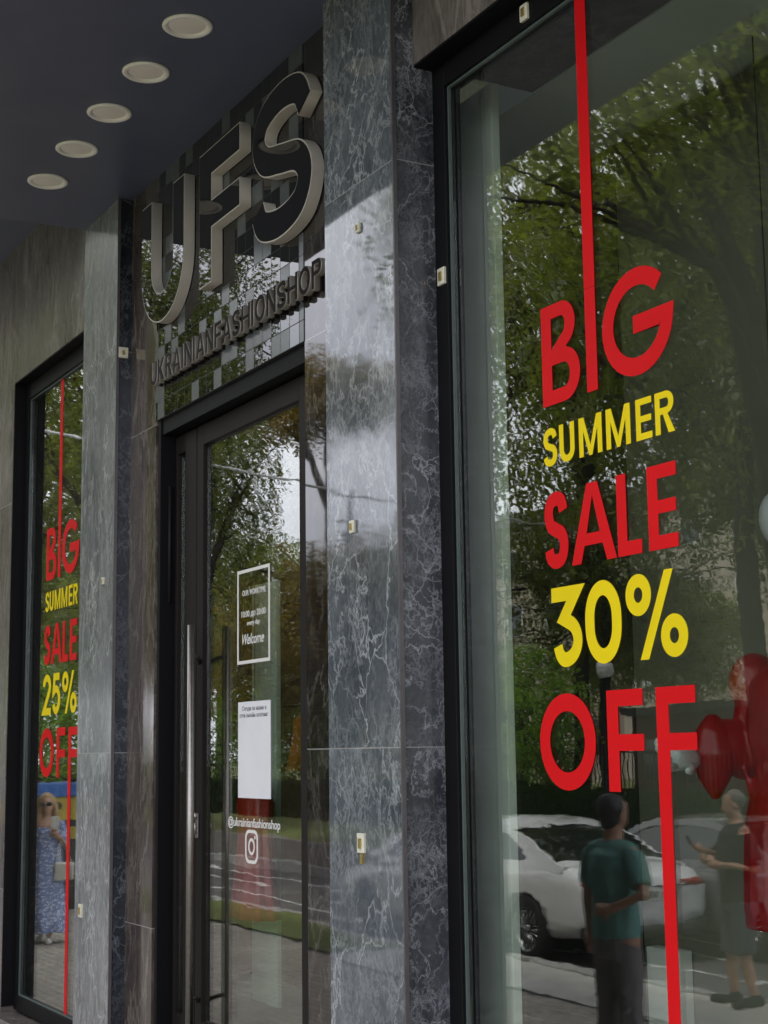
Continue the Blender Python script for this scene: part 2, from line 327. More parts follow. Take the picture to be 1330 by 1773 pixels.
# ------------------------------------------------------------------ mesh helpers
class MB:
    def __init__(s): s.v = []; s.f = []; s.mi = []; s.sm = []
    def add(s, vs, fs, mi=0, smooth=False):
        o = len(s.v); s.v += [tuple(p) for p in vs]
        s.f += [tuple(i+o for i in f) for f in fs]; s.mi += [mi]*len(fs); s.sm += [smooth]*len(fs); return s
    def box(s, x0, x1, y0, y1, z0, z1, mi=0):
        vs = [(x, y, z) for z in (z0, z1) for y in (y0, y1) for x in (x0, x1)]
        return s.add(vs, [(0, 2, 3, 1), (4, 5, 7, 6), (0, 1, 5, 4), (2, 6, 7, 3), (0, 4, 6, 2), (1, 3, 7, 5)], mi)
    def tube(s, pts, rad, n=10, mi=0, cap=True):
        pts = [Vector(p) for p in pts]; rs = rad if isinstance(rad, (list, tuple)) else [rad]*len(pts)
        vs = []; fs = []; up = None
        for i, p in enumerate(pts):
            d = (pts[min(i+1, len(pts)-1)] - pts[max(i-1, 0)]).normalized()
            if up is None: up = d.orthogonal().normalized()
            up = (up - d*up.dot(d)).normalized(); w = d.cross(up)
            for k in range(n):
                a = 2*pi*k/n; vs.append(p + (up*cos(a) + w*sin(a))*rs[i])
        for i in range(len(pts)-1):
            for k in range(n):
                a, b = i*n+k, i*n+(k+1) % n; fs.append((a, b, b+n, a+n))
        if cap: fs.append(tuple(range(n-1, -1, -1))); fs.append(tuple(range((len(pts)-1)*n, len(pts)*n)))
        return s.add(vs, fs, mi, True)
    def lathe(s, prof, c=(0, 0, 0), n=24, mi=0, sx=1, sy=1, fold=None):
        vs = []; fs = []
        for i, (r, z) in enumerate(prof):
            for k in range(n):
                a = 2*pi*k/n; rr = r*(fold(a, i/(len(prof)-1)) if fold else 1)
                vs.append((c[0]+rr*cos(a)*sx, c[1]+rr*sin(a)*sy, c[2]+z))
        for i in range(len(prof)-1):
            for k in range(n):
                a, b = i*n+k, i*n+(k+1) % n; fs.append((a, b, b+n, a+n))
        return s.add(vs, fs, mi, True)
    def ball(s, c, r, n=16, m=10, mi=0):
        rx, ry, rz = r if isinstance(r, tuple) else (r, r, r)
        vs = [(c[0], c[1], c[2]-rz)]; fs = []
        for i in range(1, m):
            t = -pi/2 + pi*i/m
            for k in range(n):
                a = 2*pi*k/n; vs.append((c[0]+rx*cos(t)*cos(a), c[1]+ry*cos(t)*sin(a), c[2]+rz*sin(t)))
        vs.append((c[0], c[1], c[2]+rz))
        for k in range(n): fs.append((0, 1+(k+1) % n, 1+k))
        for i in range(m-2):
            for k in range(n):
                a, b = 1+i*n+k, 1+i*n+(k+1) % n; fs.append((a, b, b+n, a+n))
        l = len(vs)-1; o = 1+(m-2)*n
        for k in range(n): fs.append((l, o+k, o+(k+1) % n))
        return s.add(vs, fs, mi, True)
    def mesh(s, name, mats):
        me = bpy.data.meshes.new(name); me.from_pydata(s.v, [], s.f)
        for mt in mats: me.materials.append(mt)
        me.polygons.foreach_set('material_index', s.mi); me.polygons.foreach_set('use_smooth', s.sm); me.update()
        return me
    def build(s, name, mat, parent=None, bevel=0):
        mats = mat if isinstance(mat, (list, tuple)) else [mat]
        o = bpy.data.objects.new(name, s.mesh(name, mats)); COL.objects.link(o)
        if parent is not None: put(o, parent)
        if bevel:
            b = o.modifiers.new('bevel', 'BEVEL'); b.width = bevel; b.segments = 2; b.limit_method = 'ANGLE'
        return o

def put(o, parent):
    "parent, keeping the child's geometry where it was written (world coordinates)"
    w = o.matrix_world.copy() if o.parent else o.matrix_basis.copy()
    o.parent = parent
    pm = world_of(parent)
    o.matrix_parent_inverse = pm.inverted(); o.matrix_basis = w
def world_of(o):
    mt = o.matrix_basis.copy()
    while o.parent: mt = o.parent.matrix_basis @ o.matrix_parent_inverse @ mt if False else (world_of(o.parent) @ o.matrix_parent_inverse @ o.matrix_basis); return mt
    return mt
def tag(o, label=None, cat=None, group=None, kind=None):
    for k, x in (('label', label), ('category', cat), ('group', group), ('kind', kind)):
        if x: o[k] = x
    return o
def thing(name, loc, label, cat, group=None, rz=0):
    o = bpy.data.objects.new(name, None); COL.objects.link(o); o.location = loc; o.rotation_euler = (0, 0, rz); o.empty_display_size = .1
    return tag(o, label, cat, group)
def box(name, x0, x1, y0, y1, z0, z1, mat, parent=None, bevel=0):
    return MB().box(x0, x1, y0, y1, z0, z1).build(name, mat, parent, bevel)

# ------------------------------------------------------------------ ground
def struct(o): o['kind'] = 'structure'; return o
struct(box('ground', -450, 250, -400, 60, -1.2, -.125, M['lawn']))
struct(box('pavement', -120, 60, -1.36, 12, -.124, 0, M['pavers']))
struct(box('drainage_channel', -120, 60, -1.44, -1.362, -.124, -.006, M['drain']))
struct(box('kerbside_paving', -15.2, 60, -2.55, -1.442, -.124, .002, M['slab']))
struct(box('grass_verge', -120, -15.3, -2.55, -1.442, -.124, .012, M['lawn']))
struct(box('road', -400, 200, -6.45, -2.72, -.124, -.12, M['asphalt']))
o = MB().box(-120, 60, -2.70, -2.552, -.124, .02).box(-400, 200, -6.62, -6.47, -.124, .06).build('kerb', M['kerb'], None, .012); struct(o)
mk = MB()
for i in range(26): mk.box(-100+i*6.0, -97+i*6.0, -4.98, -4.88, -.1195, -.1155)
mk.box(-200, 100, -5.72, -5.62, -.1195, -.1155).box(-200, 100, -3.98, -3.90, -.1195, -.1155)
struct(mk.build('road_marking', M['paint']))
o = box('retaining_wall', -300, 150, -7.05, -6.75, -.12, .45, M['retain'], None, .02)
tag(o, 'low brown concrete retaining wall along the far side of the road', 'wall')
struct(box('lawn', -300, 150, -70, -7.06, -.124, .44, M['lawn']))
struct(box('far_pavement', -300, 150, -6.745, -6.63, -.124, .04, M['slab']))

# ------------------------------------------------------------------ the shop building
B = thing('shop_building', (-7.4, 3.1, 0), 'dark marble shop building with tall black framed windows and a recessed glass entrance', 'building')
PL, PR = (-9.46, -8.80), (-5.99, -5.35)
ZC = 5.48
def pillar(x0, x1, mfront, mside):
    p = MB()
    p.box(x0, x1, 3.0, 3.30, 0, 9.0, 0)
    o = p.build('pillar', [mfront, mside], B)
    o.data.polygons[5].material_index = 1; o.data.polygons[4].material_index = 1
    tb = MB().box(x1-.004, x1+.007, 2.993, 3.010, 0, 9).build('corner_trim', M['trim'], o)
    tag(o, None)
    return o
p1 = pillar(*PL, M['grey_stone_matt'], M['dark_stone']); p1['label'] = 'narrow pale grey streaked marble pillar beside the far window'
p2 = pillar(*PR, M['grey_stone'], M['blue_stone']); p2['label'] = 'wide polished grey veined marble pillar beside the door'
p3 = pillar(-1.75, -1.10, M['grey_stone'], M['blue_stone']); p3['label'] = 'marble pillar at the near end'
# wall faces beside the door and the mosaic sign panel
box('wall_panel', PL[1], -8.362, 3.09, 3.6, 0, ZC, M['shaded_brown_stone'], B)['label'] = 'brown marble strip left of the door'
box('wall_panel', -6.393, PR[0], 3.092, 3.6, 0, ZC, M['black_stone'], B)['label'] = 'black polished marble strip right of the door'
box('mosaic_panel', -8.360, -6.395, 3.088, 3.6, 4.005, ZC, M['mosaic'], B)['label'] = 'mosaic panel of black and grey square tiles above the door'
# stone lintels over the windows
box('lintel', -11.46, PL[0], 3.10, 3.7, 4.90, 7.5, M['brown_stone'], B)['label'] = 'brown marble lintel over the far window'
box('lintel', PR[1], -1.75, 3.10, 3.7, 4.945, 7.5, M['brown_stone'], B)['label'] = 'brown marble lintel over the near window'
box('end_wall', -26, -11.462, 3.10, 3.7, 0, 9, M['brown_stone'], B)
box('end_wall', -1.10, 14, 3.10, 3.7, 0, 9, M['brown_stone'], B)
box('upper_wall', -26, 14, 3.3, 3.72, 7.501, 9.6, M['brown_stone'], B)
# canopy: lower soffit over the door bay and near window, raised soffit beyond
cn = MB().box(-9.47, 14, 1.62, 3.32, ZC, 6.25).box(-26, -9.472, 2.45, 3.32, 5.98, 6.25)
cn.build('canopy', M['navy'], B)['label'] = 'dark navy painted canopy over the entrance'
# dark window reveals (black lining between stone and frame)
rv = MB()
rv.box(-11.459, PL[0]-.001, 3.104, 3.24, 4.893, 4.899).box(-11.461, -11.452, 3.104, 3.24, .34, 4.893)
rv.build('window_reveal', M['black_metal'], B)
rv = MB().box(PR[1]+.001, -1.751, 3.102, 3.24, 4.935, 4.944)
rv.build('window_reveal', M['black_metal'], B)
# plinth ledge under windows
box('plinth', -11.46, PL[0], 3.02, 3.5, 0, .30, M['brown_stone'], B, .004)
box('plinth', PR[1]+.002, -1.75, 3.06, 3.5, 0, .34, M['brown_stone'], B, .004)

def window(x0, x1, z0, z1, lab, left, top, bot):
    fr = MB()
    fr.box(x0, x0+left, 3.19, 3.27, z0, z1); fr.box(x1-.08, x1, 3.19, 3.27, z0, z1)
    fr.box(x0+left, x1-.08, 3.19, 3.27, z1-top, z1); fr.box(x0+left, x1-.08, 3.19, 3.27, z0, z0+bot)
    o = fr.build('window', M['black_metal'], B, .003); o['label'] = lab
    gk = MB(); a, b, c, d = x0+left, x1-.08, z0+bot, z1-top; t = .010
    gk.box(a, a+t, 3.206, 3.218, c, d).box(b-t, b, 3.206, 3.218, c, d).box(a+t, b-t, 3.206, 3.218, d-t, d).box(a+t, b-t, 3.206, 3.218, c, c+t)
    gk.build('gasket', M['rubber'], o)
    MB().box(a+.001, b-.001, 3.220, 3.230, c+.001, d-.001).build('glass_pane', M['glass'], o)
    return o
window(-11.45, PL[0], .32, 4.892, 'far shop window with a 25% sale lettering', .065, .12, .10)
window(PR[1], -1.75, .34, 4.934, 'near shop window with a 30% sale lettering', .095, .10, .10)

# entrance door
FL, FR = -8.345, -6.408
fr = MB().box(FL, FL+.035, 3.10, 3.30, .56, 4.003).box(FR-.03, FR, 3.16, 3.30, .56, 4.003).box(FL+.035, FR-.03, 3.11, 3.30, 3.915, 4.003).box(FL+.035, FR-.03, 3.13, 3.30, .56, .60)
D = fr.build('entrance_door', M['black_metal'], B, .002); D['label'] = 'tall dark glazed double door'
# narrow leaf
a0, a1 = FL+.04, -7.985
lf = MB().box(a0, -8.272, 3.19, 3.25, .62, 3.905).box(-8.152, a1, 3.19, 3.25, .62, 3.905).box(-8.272, -8.152, 3.19, 3.25, 3.80, 3.905).box(-8.272, -8.152, 3.19, 3.25, .62, .72)
lf.build('narrow_leaf', M['grey_metal'], D, .003)
MB().box(-8.271, -8.153, 3.215, 3.225, .721, 3.799).build('glass_pane', M['glass'], D)
b0, b1 = -7.975, FR-.035
lf = MB().box(b0, -7.885, 3.19, 3.25, .62, 3.905).box(-6.665, b1, 3.19, 3.25, .62, 3.905).box(-7.885, -6.665, 3.19, 3.25, 3.79, 3.905).box(-7.885, -6.665, 3.19, 3.25, .62, .72)
lf.build('main_leaf', M['grey_metal'], D, .003)
MB().box(-7.884, -6.666, 3.215, 3.225, .721, 3.789).build('glass_pane', M['glass'], D)
h = MB().tube([(-7.862, 3.115, .55), (-7.862, 3.115, 2.79)], .0205, 20)
h.build('pull_handle', M['steel'], D)
for z in (.85, 2.62): MB().tube([(-7.862, 3.12, z), (-7.862, 3.155, z), (-7.93, 3.19, z-.03)], .011, 10).build('handle_bracket', M['dark_trim'], D)
h = MB().box(-7.955, -7.922, 3.178, 3.19, 1.66, 1.79).ball((-7.938, 3.175, 1.775), (.016, .014, .018), 12, 8).ball((-7.938, 3.172, 1.71), (.014, .012, .03), 12, 8)
h.build('lock', M['steel'], D, .004)
h = MB().tube([(-8.30, 3.155, 2.95), (-8.30, 3.155, 3.62)], .010, 10)
h.build('hinge', M['grey_metal'], D)
# small steps up to the door
o = MB().box(-8.33, -6.42, 2.78, 3.13, 0, .55).box(-8.33, -6.42, 2.48, 2.779, 0, .37).box(-8.33, -6.42, 2.18, 2.479, 0, .19).build('entrance_step', M['slab'], B, .006)

# interior
IN = MB().box(-16, 1, 3.75, 9, .18, .34, 0)
IN.build('shop_floor', M['int_floor'], B)
box('shop_ceiling', -16, 1, 3.73, 9, 4.96, 5.1, M['int_white'], B)
box('back_wall', -16, 1, 8.9, 9.1, .341, 4.959, M['int_wall'], B)
box('building_roof', -26, 14, 3.725, 14, 9.0, 9.3, M['roof'], B)
box('side_wall', 1.0, 1.1, 3.73, 9.1, .18, 5.1, M['int_wall'], B)
box('side_wall', -16.1, -16.0, 3.73, 9.1, .18, 5.1, M['int_dark'], B)
box('interior_column', -5.64, -5.312, 3.46, 3.50, .341, 4.93, M['int_white'], B, .004)
box('dark_opening_sheet', -7.2, -5.641, 4.36, 4.45, .341, 4.93, M['int_dark'], B)  # black sheet standing in for a dark opening, its shade painted as colour
box('display_wall', -5.639, 0.9, 4.362, 4.45, .341, 4.93, M['int_wall'], B)
box('display_board', -8.16, -7.83, 3.60, 3.63, .76, 3.05, M['int_pale'], B, .004)
box('interior_column', -11.9, -11.25, 3.95, 4.3, .341, 4.85, M['int_wall'], B)
box('brick_partition', -11.6, -8.0, 5.3, 5.4, .341, 4.93, M['brick'], B)
box('interior_partition', -15.9, -11.602, 5.3, 5.4, .341, 4.93, M['int_dark'], B)

# ------------------------------------------------------------------ letters
def offset_path(pts, t, closed=False):
    P = [Vector((x, y)) for x, y in pts]; n = len(P); Lf = []; Rt = []
    for i in range(n):
        d1 = (P[i]-P[i-1]).normalized() if i else (P[1]-P[0]).normalized()
        d2 = (P[i+1]-P[i]).normalized() if i < n-1 else d1
        b = (d1+d2)
        if b.length < 1e-6: b = d1
        b.normalize(); nn = Vector((-b.y, b.x)); c = max(.35, nn.dot(Vector((-d1.y, d1.x))))
        Lf.append(P[i]+nn*(t/2/c)); Rt.append(P[i]-nn*(t/2/c))
    return [(p.x, p.y) for p in Lf+Rt[::-1]]
def crom(pts, k=8):
    o = []; n = len(pts)
    for i in range(n-1):
        p0 = pts[max(i-1, 0)]; p1 = pts[i]; p2 = pts[i+1]; p3 = pts[min(i+2, n-1)]
        for j in range(k):
            t = j/k
            o.append(tuple(.5*((2*p1[a]) + (-p0[a]+p2[a])*t + (2*p0[a]-5*p1[a]+4*p2[a]-p3[a])*t*t + (-p0[a]+3*p1[a]-3*p2[a]+p3[a])*t**3) for a in (0, 1)))
    o.append(pts[-1]); return o
def arc(cx, cy, rx, ry, a0, a1, n=20):
    return [(cx+rx*cos(radians(a0+(a1-a0)*i/n)), cy+ry*sin(radians(a0+(a1-a0)*i/n))) for i in range(n+1)]
def ring(cx, cy, rx, ry, t, n=40):
    return [arc(cx, cy, rx, ry, 0, 360*(n-1)/n, n-1), arc(cx, cy, rx-t, ry-t, 0, 360*(n-1)/n, n-1)]
def glyph(ch, w, h, t):
    "outlines (outer + holes) of one capital in a w by h box with stroke t"
    if ch == 'I': return [[(0, 0), (t, 0), (t, h), (0, h)]]
    if ch == 'L': return [[(0, 0), (w, 0), (w, t*.92), (t, t*.92), (t, h), (0, h)]]
    if ch == 'E':
        m0, m1 = h*.5-t*.42, h*.5+t*.42; q = t*.88
        return [[(0, 0), (w, 0), (w, q), (t, q), (t, m0), (w*.96, m0), (w*.96, m1), (t, m1), (t, h-q), (w, h-q), (w, h), (0, h)]]
    if ch == 'F':
        m0, m1 = h*.40, h*.40+t*.88; q = t*.88
        return [[(0, 0), (t, 0), (t, m0), (w, m0), (w, m1), (t, m1), (t, h-q), (w, h-q), (w, h), (0, h)]]
    if ch == 'H':
        m0, m1 = h*.5-t*.42, h*.5+t*.42
        return [[(0, 0), (t, 0), (t, m0), (w-t, m0), (w-t, 0), (w, 0), (w, h), (w-t, h), (w-t, m1), (t, m1), (t, h), (0, h)]]
    if ch == 'N': return [[(0, 0), (t, 0), (t, h*.70), (w-t, 0), (w, 0), (w, h), (w-t, h), (w-t, h*.30), (t, h), (0, h)]]
    if ch == 'M':
        return [[(0, 0), (t, 0), (t*1.0, h*.66), (w*.5-t*.35, 0), (w*.5+t*.35, 0), (w-t, h*.66), (w-t, 0), (w, 0), (w, h), (w-t*1.15, h), (w*.5, h*.26), (t*1.15, h), (0, h)]]
    if ch == 'A':
        s = t*1.06
        return [[(0, 0), (s, 0), (s+w*.09, h*.22), (w-s-w*.09, h*.22), (w-s, 0), (w, 0), (w*.5+s*.55, h), (w*.5-s*.55, h)],
                [(w*.5, h*.84), (s+w*.14, h*.22+t*.8), (w-s-w*.14, h*.22+t*.8)]]
    if ch == 'K': return [[(0, 0), (t, 0), (t, h*.42), (w-t*1.3, 0), (w, 0), (w*.42+t*.4, h*.55), (w*.98, h), (w*.98-t*1.3, h), (t, h*.60), (t, h), (0, h)]]
    if ch == 'U': return [offset_path([(t/2, h)] + arc(w/2, w/2-.0, w/2-t/2, w/2-t/2, 180, 360, 24) + [(w-t/2, h)], t)]
    if ch == 'O': return ring(w/2, h/2, w/2, h/2, t)
    if ch == '0':
        r = w/2; return [arc(r, h-r*1.25, r, r*1.25, 0, 180, 20)+arc(r, r*1.25, r, r*1.25, 180, 360, 20),
                         arc(r, h-r*1.25, r-t, r*1.25-t, 0, 180, 20)+arc(r, r*1.25, r-t, r*1.25-t, 180, 360, 20)]
    if ch in 'PR':
        hb = h*.54; y0 = h-hb; r = hb/2; cx = w-r
        out = [(0, 0), (t, 0), (t, y0)]
        if ch == 'R': out += [(w*.42, y0), (w-t*1.15, 0), (w+t*.12, 0), (w*.66, y0+.01*h)]
        out += arc(max(cx, t*1.2), y0+r, w-max(cx, t*1.2), r, -80 if ch == 'R' else -90, 90, 16) + [(0, h)]
        q = t*.88
        return [out, [(t, y0+q)] + arc(max(cx, t*1.2), y0+r, w-max(cx, t*1.2)-t, r-q, -90, 90, 16) + [(t, h-q)]]
    if ch == 'B':
        hb = h*.47; r2 = hb/2; h1 = h-hb; r1 = h1/2; q = t*.85; w2 = w*.90
        c1 = max(w-r1, t*1.1); c2 = max(w2-r2, t*1.1)
        return [[(0, 0)] + arc(c1, r1, w-c1, r1, -90, 78, 16) + arc(c2, h1+r2, w2-c2, r2, -70, 90, 16) + [(0, h)],
                [(t, q)] + arc(c1, r1, w-c1-t, r1-q, -90, 90, 14) + [(t, h1-q)],
                [(t, h1+q*.1)] + arc(c2, h1+r2, w2-c2-t, r2-q, -90, 90, 14)[1:] + [(t, h-q)]]
    a, b, c, d = t/2, w-t/2, t/2, h-t/2
    W_, H_ = b-a, d-c
    if ch == 'S':
        p = [(1.0, .79), (.86, .95), (.5, 1.0), (.14, .93), (.02, .75), (.16, .58), (.5, .50), (.86, .42), (1.0, .25), (.86, .06), (.48, 0), (.12, .06), (0, .20)]
        return [offset_path(crom([(a+x*W_, c+y*H_) for x, y in p], 6), t)]
    if ch == 'G':
        p = arc(.5, .5, .5, .5, 42, 360, 30)
        pts = [(a+x*W_, c+y*H_) for x, y in p]
        pts[-1] = (a+W_, c+.47*H_)
        return [offset_path(pts + [(a+W_*.44, c+.47*H_)], t)]
    if ch == '3':
        p = [(0, d), (b*.96, d), (w*.40, h*.60)] + [(a+x*W_, c+y*H_) for x, y in arc(.40, .29, .60, .29, 80, -90, 14)[1:] + arc(.40, .29, .36, .29, 270, 195, 6)[1:]]
        return [offset_path(p, t)]
    if ch == '2':
        p = [(a+x*W_, c+y*H_) for x, y in arc(.5, .74, .47, .26, 178, -38, 16)] + [(a+.04*W_, c), (w, c)]
        return [offset_path(p, t)]
    if ch == '5':
        p = [(b, d), (a+.16*W_, d), (a+.04*W_, c+.55*H_)] + [(a+x*W_, c+y*H_) for x, y in arc(.46, .32, .54, .32, 110, -90, 16) + arc(.46, .32, .44, .32, 270, 205, 6)[1:]]
        return [offset_path(p, t)]
    if ch == '%':
        rw, rh = w*.215, h*.245
        return ring(rw, h-rh, rw, rh, t*.85, 28) + ring(w-rw, rh, rw, rh, t*.85, 28) + [[(w*.22, 0), (w*.22+t*.85, 0), (w*.80, h), (w*.80-t*.85, h)]]
    raise ValueError(ch)
def curve_mesh(name, outlines, depth, bevel=0):
    cu = bpy.data.curves.new('c', 'CURVE'); cu.dimensions = '2D'; cu.fill_mode = 'BOTH'; cu.extrude = depth/2; cu.bevel_depth = bevel
    for ol in outlines:
        sp = cu.splines.new('POLY'); sp.points.add(len(ol)-1); sp.use_cyclic_u = True
        for p, q in zip(sp.points, ol): p.co = (q[0], q[1], 0, 1)
    ob = bpy.data.objects.new('c', cu); COL.objects.link(ob)
    me = bpy.data.meshes.new_from_object(ob.evaluated_get(bpy.context.evaluated_depsgraph_get()), depsgraph=bpy.context.evaluated_depsgraph_get())
    bpy.data.objects.remove(ob); bpy.data.curves.remove(cu)
    me.name = name; return me
def stand(me, x, y, z):
    "lay a mesh made in the XY plane up against the facade: text x -> X, text y -> Z, its face towards the street"
    me.transform(Matrix(((1, 0, 0, x), (0, 0, -1, y), (0, 1, 0, z), (0, 0, 0, 1)))); return me
def face_split(me, side, face):
    "materials: faces that look to the street get the face material"
    me.materials.clear(); me.materials.append(side); me.materials.append(face)
    for p in me.polygons: p.material_index = 1 if p.normal.y < -.9 else 0
def mkletter(ch, x, y, z, w, h, t, depth, side, face, parent, name='letter', bevel=0):
    me = stand(curve_mesh(name, glyph(ch, w, h, t), depth, bevel), x, y, z)
    if face is side: me.materials.clear(); me.materials.append(side)
    else: face_split(me, side, face)
    o = bpy.data.objects.new(name, me); COL.objects.link(o); put(o, parent); return o

# big channel letters
S1 = thing('shop_sign', (-7.29, 3.06, 4.53), 'big black faced UFS letters with cream sides on the dark mosaic', 'sign')
for ch, x0, x1, z0, z1, t in (('U', -8.445, -7.765, 4.530, 5.288, .168), ('F', -7.540, -6.992, 4.556, 5.300, .172), ('S', -6.846, -6.158, 4.535, 5.318, .155)):
    me = stand(curve_mesh('letter', glyph(ch, x1-x0, z1-z0, t), .062), x0, 3.053, z0)
    me.materials.clear(); me.materials.append(M['cream_side'])
    o = bpy.data.objects.new('letter', me); COL.objects.link(o); put(o, S1)
    # face plate inset by the cream edge
    ol = glyph(ch, x1-x0, z1-z0, t)
    if ch == 'F':
        e = .007; w_, h_ = x1-x0, z1-z0; q = t*.88; m0, m1 = h_*.40, h_*.40+q
        ol = [[(e, e), (t-e, e), (t-e, m0+e), (w_-e, m0+e), (w_-e, m1-e), (t-e, m1-e), (t-e, h_-q+e), (w_-e, h_-q+e), (w_-e, h_-e), (e, h_-e)]]
    elif ch == 'U':
        w_, h_ = x1-x0, z1-z0; ol = [offset_path([(t/2, h_-.007)] + arc(w_/2, w_/2, w_/2-t/2, w_/2-t/2, 180, 360, 24) + [(w_-t/2, h_-.007)], t-.014)]
    else:
        w_, h_ = x1-x0, z1-z0; a = t/2; p = [(1.0, .79), (.86, .95), (.5, 1.0), (.14, .93), (.02, .75), (.16, .58), (.5, .50), (.86, .42), (1.0, .25), (.86, .06), (.48, 0), (.12, .06), (0, .20)]
        cl = crom([(a+x*(w_-t), a+y*(h_-t)) for x, y in p], 6)
        ol = [offset_path(cl, t-.014)]
    me = stand(curve_mesh('letter_face', ol, .004), x0, 3.0215, z0); me.materials.clear(); me.materials.append(M['letter_face'])
    f = bpy.data.objects.new('letter_face', me); COL.objects.link(f); put(f, o)

# small name letters
S2 = thing('shop_name_sign', (-7.2, 3.06, 4.19), 'small raised letters UKRAINIANFASHIONSHOP under the big letters', 'sign')
wd = dict(U=.100, K=.100, R=.098, A=.112, I=.026, N=.106, F=.085, S=.098, H=.104, O=.118, P=.096)
txt = 'UKRAINIANFASHIONSHOP'; tot = sum(wd[c] for c in txt); gap = (2.212-tot)/(len(txt)-1); x = -8.322
for ch in txt:
    o = mkletter(ch, x, 3.056, 4.196, wd[ch], .132, .021, .026, M['small_side'], M['bronze_face'], S2, 'letter', .0035)
    o2 = mkletter(ch, x+.004, 3.080, 4.192, wd[ch], .132, .030, .014, M['bronze_face'], M['bronze_face'], o, 'letter_back')
    x += wd[ch]+gap

# sale lettering on both windows; the pane's street face is at y = 3.220
YV = 3.2178
def word(txt, dx, x, z, mat, label, h, group, ws, t, pos):
    T = thing('window_lettering', (x+dx, YV, z), label, 'lettering', group)
    for ch, px, w in zip(txt, pos, ws):
        mkletter(ch, px+dx, YV, z, w, h, t, .0012, mat, mat, T)
    return T
def sale(dx, second, where, low):
    G = None
    T = word('BIG', dx, -4.64, 3.343, M['red'], f'red word BIG on the {where}, its I drawn up to the frame', .374, G, (.235, .063, .385), .062, (-4.640, -4.366, -4.268))
    o = box('letter_stem', -4.366+dx, -4.303+dx, YV-.0006, YV+.0006, 3.7185, low[1], M['red'], T)
    word('SUMMER', dx, -4.645, 3.119, M['yellow'], f'yellow word SUMMER on the {where}', .141, G, (.085, .092, .135, .135, .085, .096), .0255, (-4.647, -4.546, -4.426, -4.266, -4.100, -3.997))
    word('SALE', dx, -4.655, 2.742, M['red'], f'red word SALE on the {where}', .280, G, (.145, .262, .130, .150), .052, (-4.655, -4.492, -4.222, -4.054))
    if second == '30%':
        word('30%', dx, -4.63, 2.388, M['yellow'], f'yellow figures 30% on the {where}', .286, G, (.180, .205, .315), .052, (-4.625, -4.424, -4.192))
    else:
        word('25%', dx, -4.66, 2.388, M['yellow'], f'yellow figures 25% on the {where}', .286, G, (.200, .185, .330), .050, (-4.672, -4.440, -4.215))
    T = word('OFF', dx, -4.72, 1.958, M['red'], f'red word OFF on the {where}, its last F drawn down to the sill', .338, G, (.335, .196, .196), .062, (-4.722, -4.318, -4.052))
    box('letter_stem', -4.052+dx, -3.992+dx, YV-.0006, YV+.0006, low[0], 1.9575, M['red'], T)
sale(0, '30%', 'near window', (.45, 4.83))
sale(-6.290, '25%', 'far window', (.43, 4.765))

# text by the built-in font
def text_mesh(s, size, depth=.001, shear=0, width=None, height=None):
    cu = bpy.data.curves.new('t', 'FONT'); cu.body = s; cu.size = size; cu.extrude = depth/2; cu.shear = shear; cu.offset = size*.012
    ob = bpy.data.objects.new('t', cu); COL.objects.link(ob); dg = bpy.context.evaluated_depsgraph_get()
    me = bpy.data.meshes.new_from_object(ob.evaluated_get(dg), depsgraph=dg); bpy.data.objects.remove(ob)
    xs = [v.co.x for v in me.vertices]; ys = [v.co.y for v in me.vertices]
    sx = width/(max(xs)-min(xs)) if width else 1
    for v in me.vertices: v.co.x = (v.co.x-min(xs))*sx
    return me
def text(s, x, z, size, mat, parent, width=None, shear=0, y=YV, name='text'):
    me = stand(text_mesh(s, size, .0012, shear, width), x, y, z); me.materials.clear(); me.materials.append(mat)
    o = bpy.data.objects.new(name, me); COL.objects.link(o); put(o, parent); return o
YD = 3.2130
T = thing('opening_hours_sticker', (-7.26, YD, 2.56), 'white outlined opening hours sticker with the word Welcome on the door glass', 'sticker')
fr = MB(); a, b, c, d, t = -7.465, -7.058, 2.555, 3.040, .017
fr.box(a, a+t, YD-.0006, YD+.0006, c, d).box(b-t, b, YD-.0006, YD+.0006, c, d).box(a+t, b-t, YD-.0006, YD+.0006, d-t, d).box(a+t, b-t, YD-.0006, YD+.0006, c, c+t)
fr.build('border', M['white_vinyl'], T)
text('OUR WORKTIME', -7.40, 2.905, .040, M['white_vinyl'], T, .29, y=YD)
text('10:00 до 20:00', -7.41, 2.795, .044, M['white_vinyl'], T, .30, y=YD)
text('every day', -7.34, 2.750, .036, M['white_vinyl'], T, .16, y=YD)
text('Welcome', -7.40, 2.655, .075, M['white_vinyl'], T, .27, .35, y=YD)
T = thing('paper_poster', (-7.25, YD, 1.88), 'white paper poster with two grey lines of print on the door glass', 'poster')
MB().box(-7.452, -7.052, YD-.001, YD+.001, 1.880, 2.362).build('sheet', M['paper'], T)
text('Следи за нами в', -7.40, 2.318, .030, M['ink'], T, .30, y=YD-.0016)
text('сети онлайн шоппинг', -7.43, 2.284, .030, M['ink'], T, .35, y=YD-.0016)
T = thing('account_sticker', (-7.26, YD, 1.55), 'white account name and rounded camera emblem stuck low on the door glass', 'sticker')
text('@ukrainianfashionshop', -7.58, 1.738, .062, M['white_vinyl'], T, .635, y=YD)
def rrect(x0, x1, z0, z1, r, n=6):
    return arc(x1-r, z1-r, r, r, 0, 90, n)+arc(x0+r, z1-r, r, r, 90, 180, n)+arc(x0+r, z0+r, r, r, 180, 270, n)+arc(x1-r, z0+r, r, r, 270, 360, n)
me = stand(curve_mesh('emblem', [rrect(0, .157, 0, .165, .045), rrect(.016, .141, .016, .149, .032)] + ring(.0785, .0825, .040, .042, .014, 28) + [arc(.120, .128, .009, .009, 0, 340, 10)], .0012), -7.363, YD, 1.560)
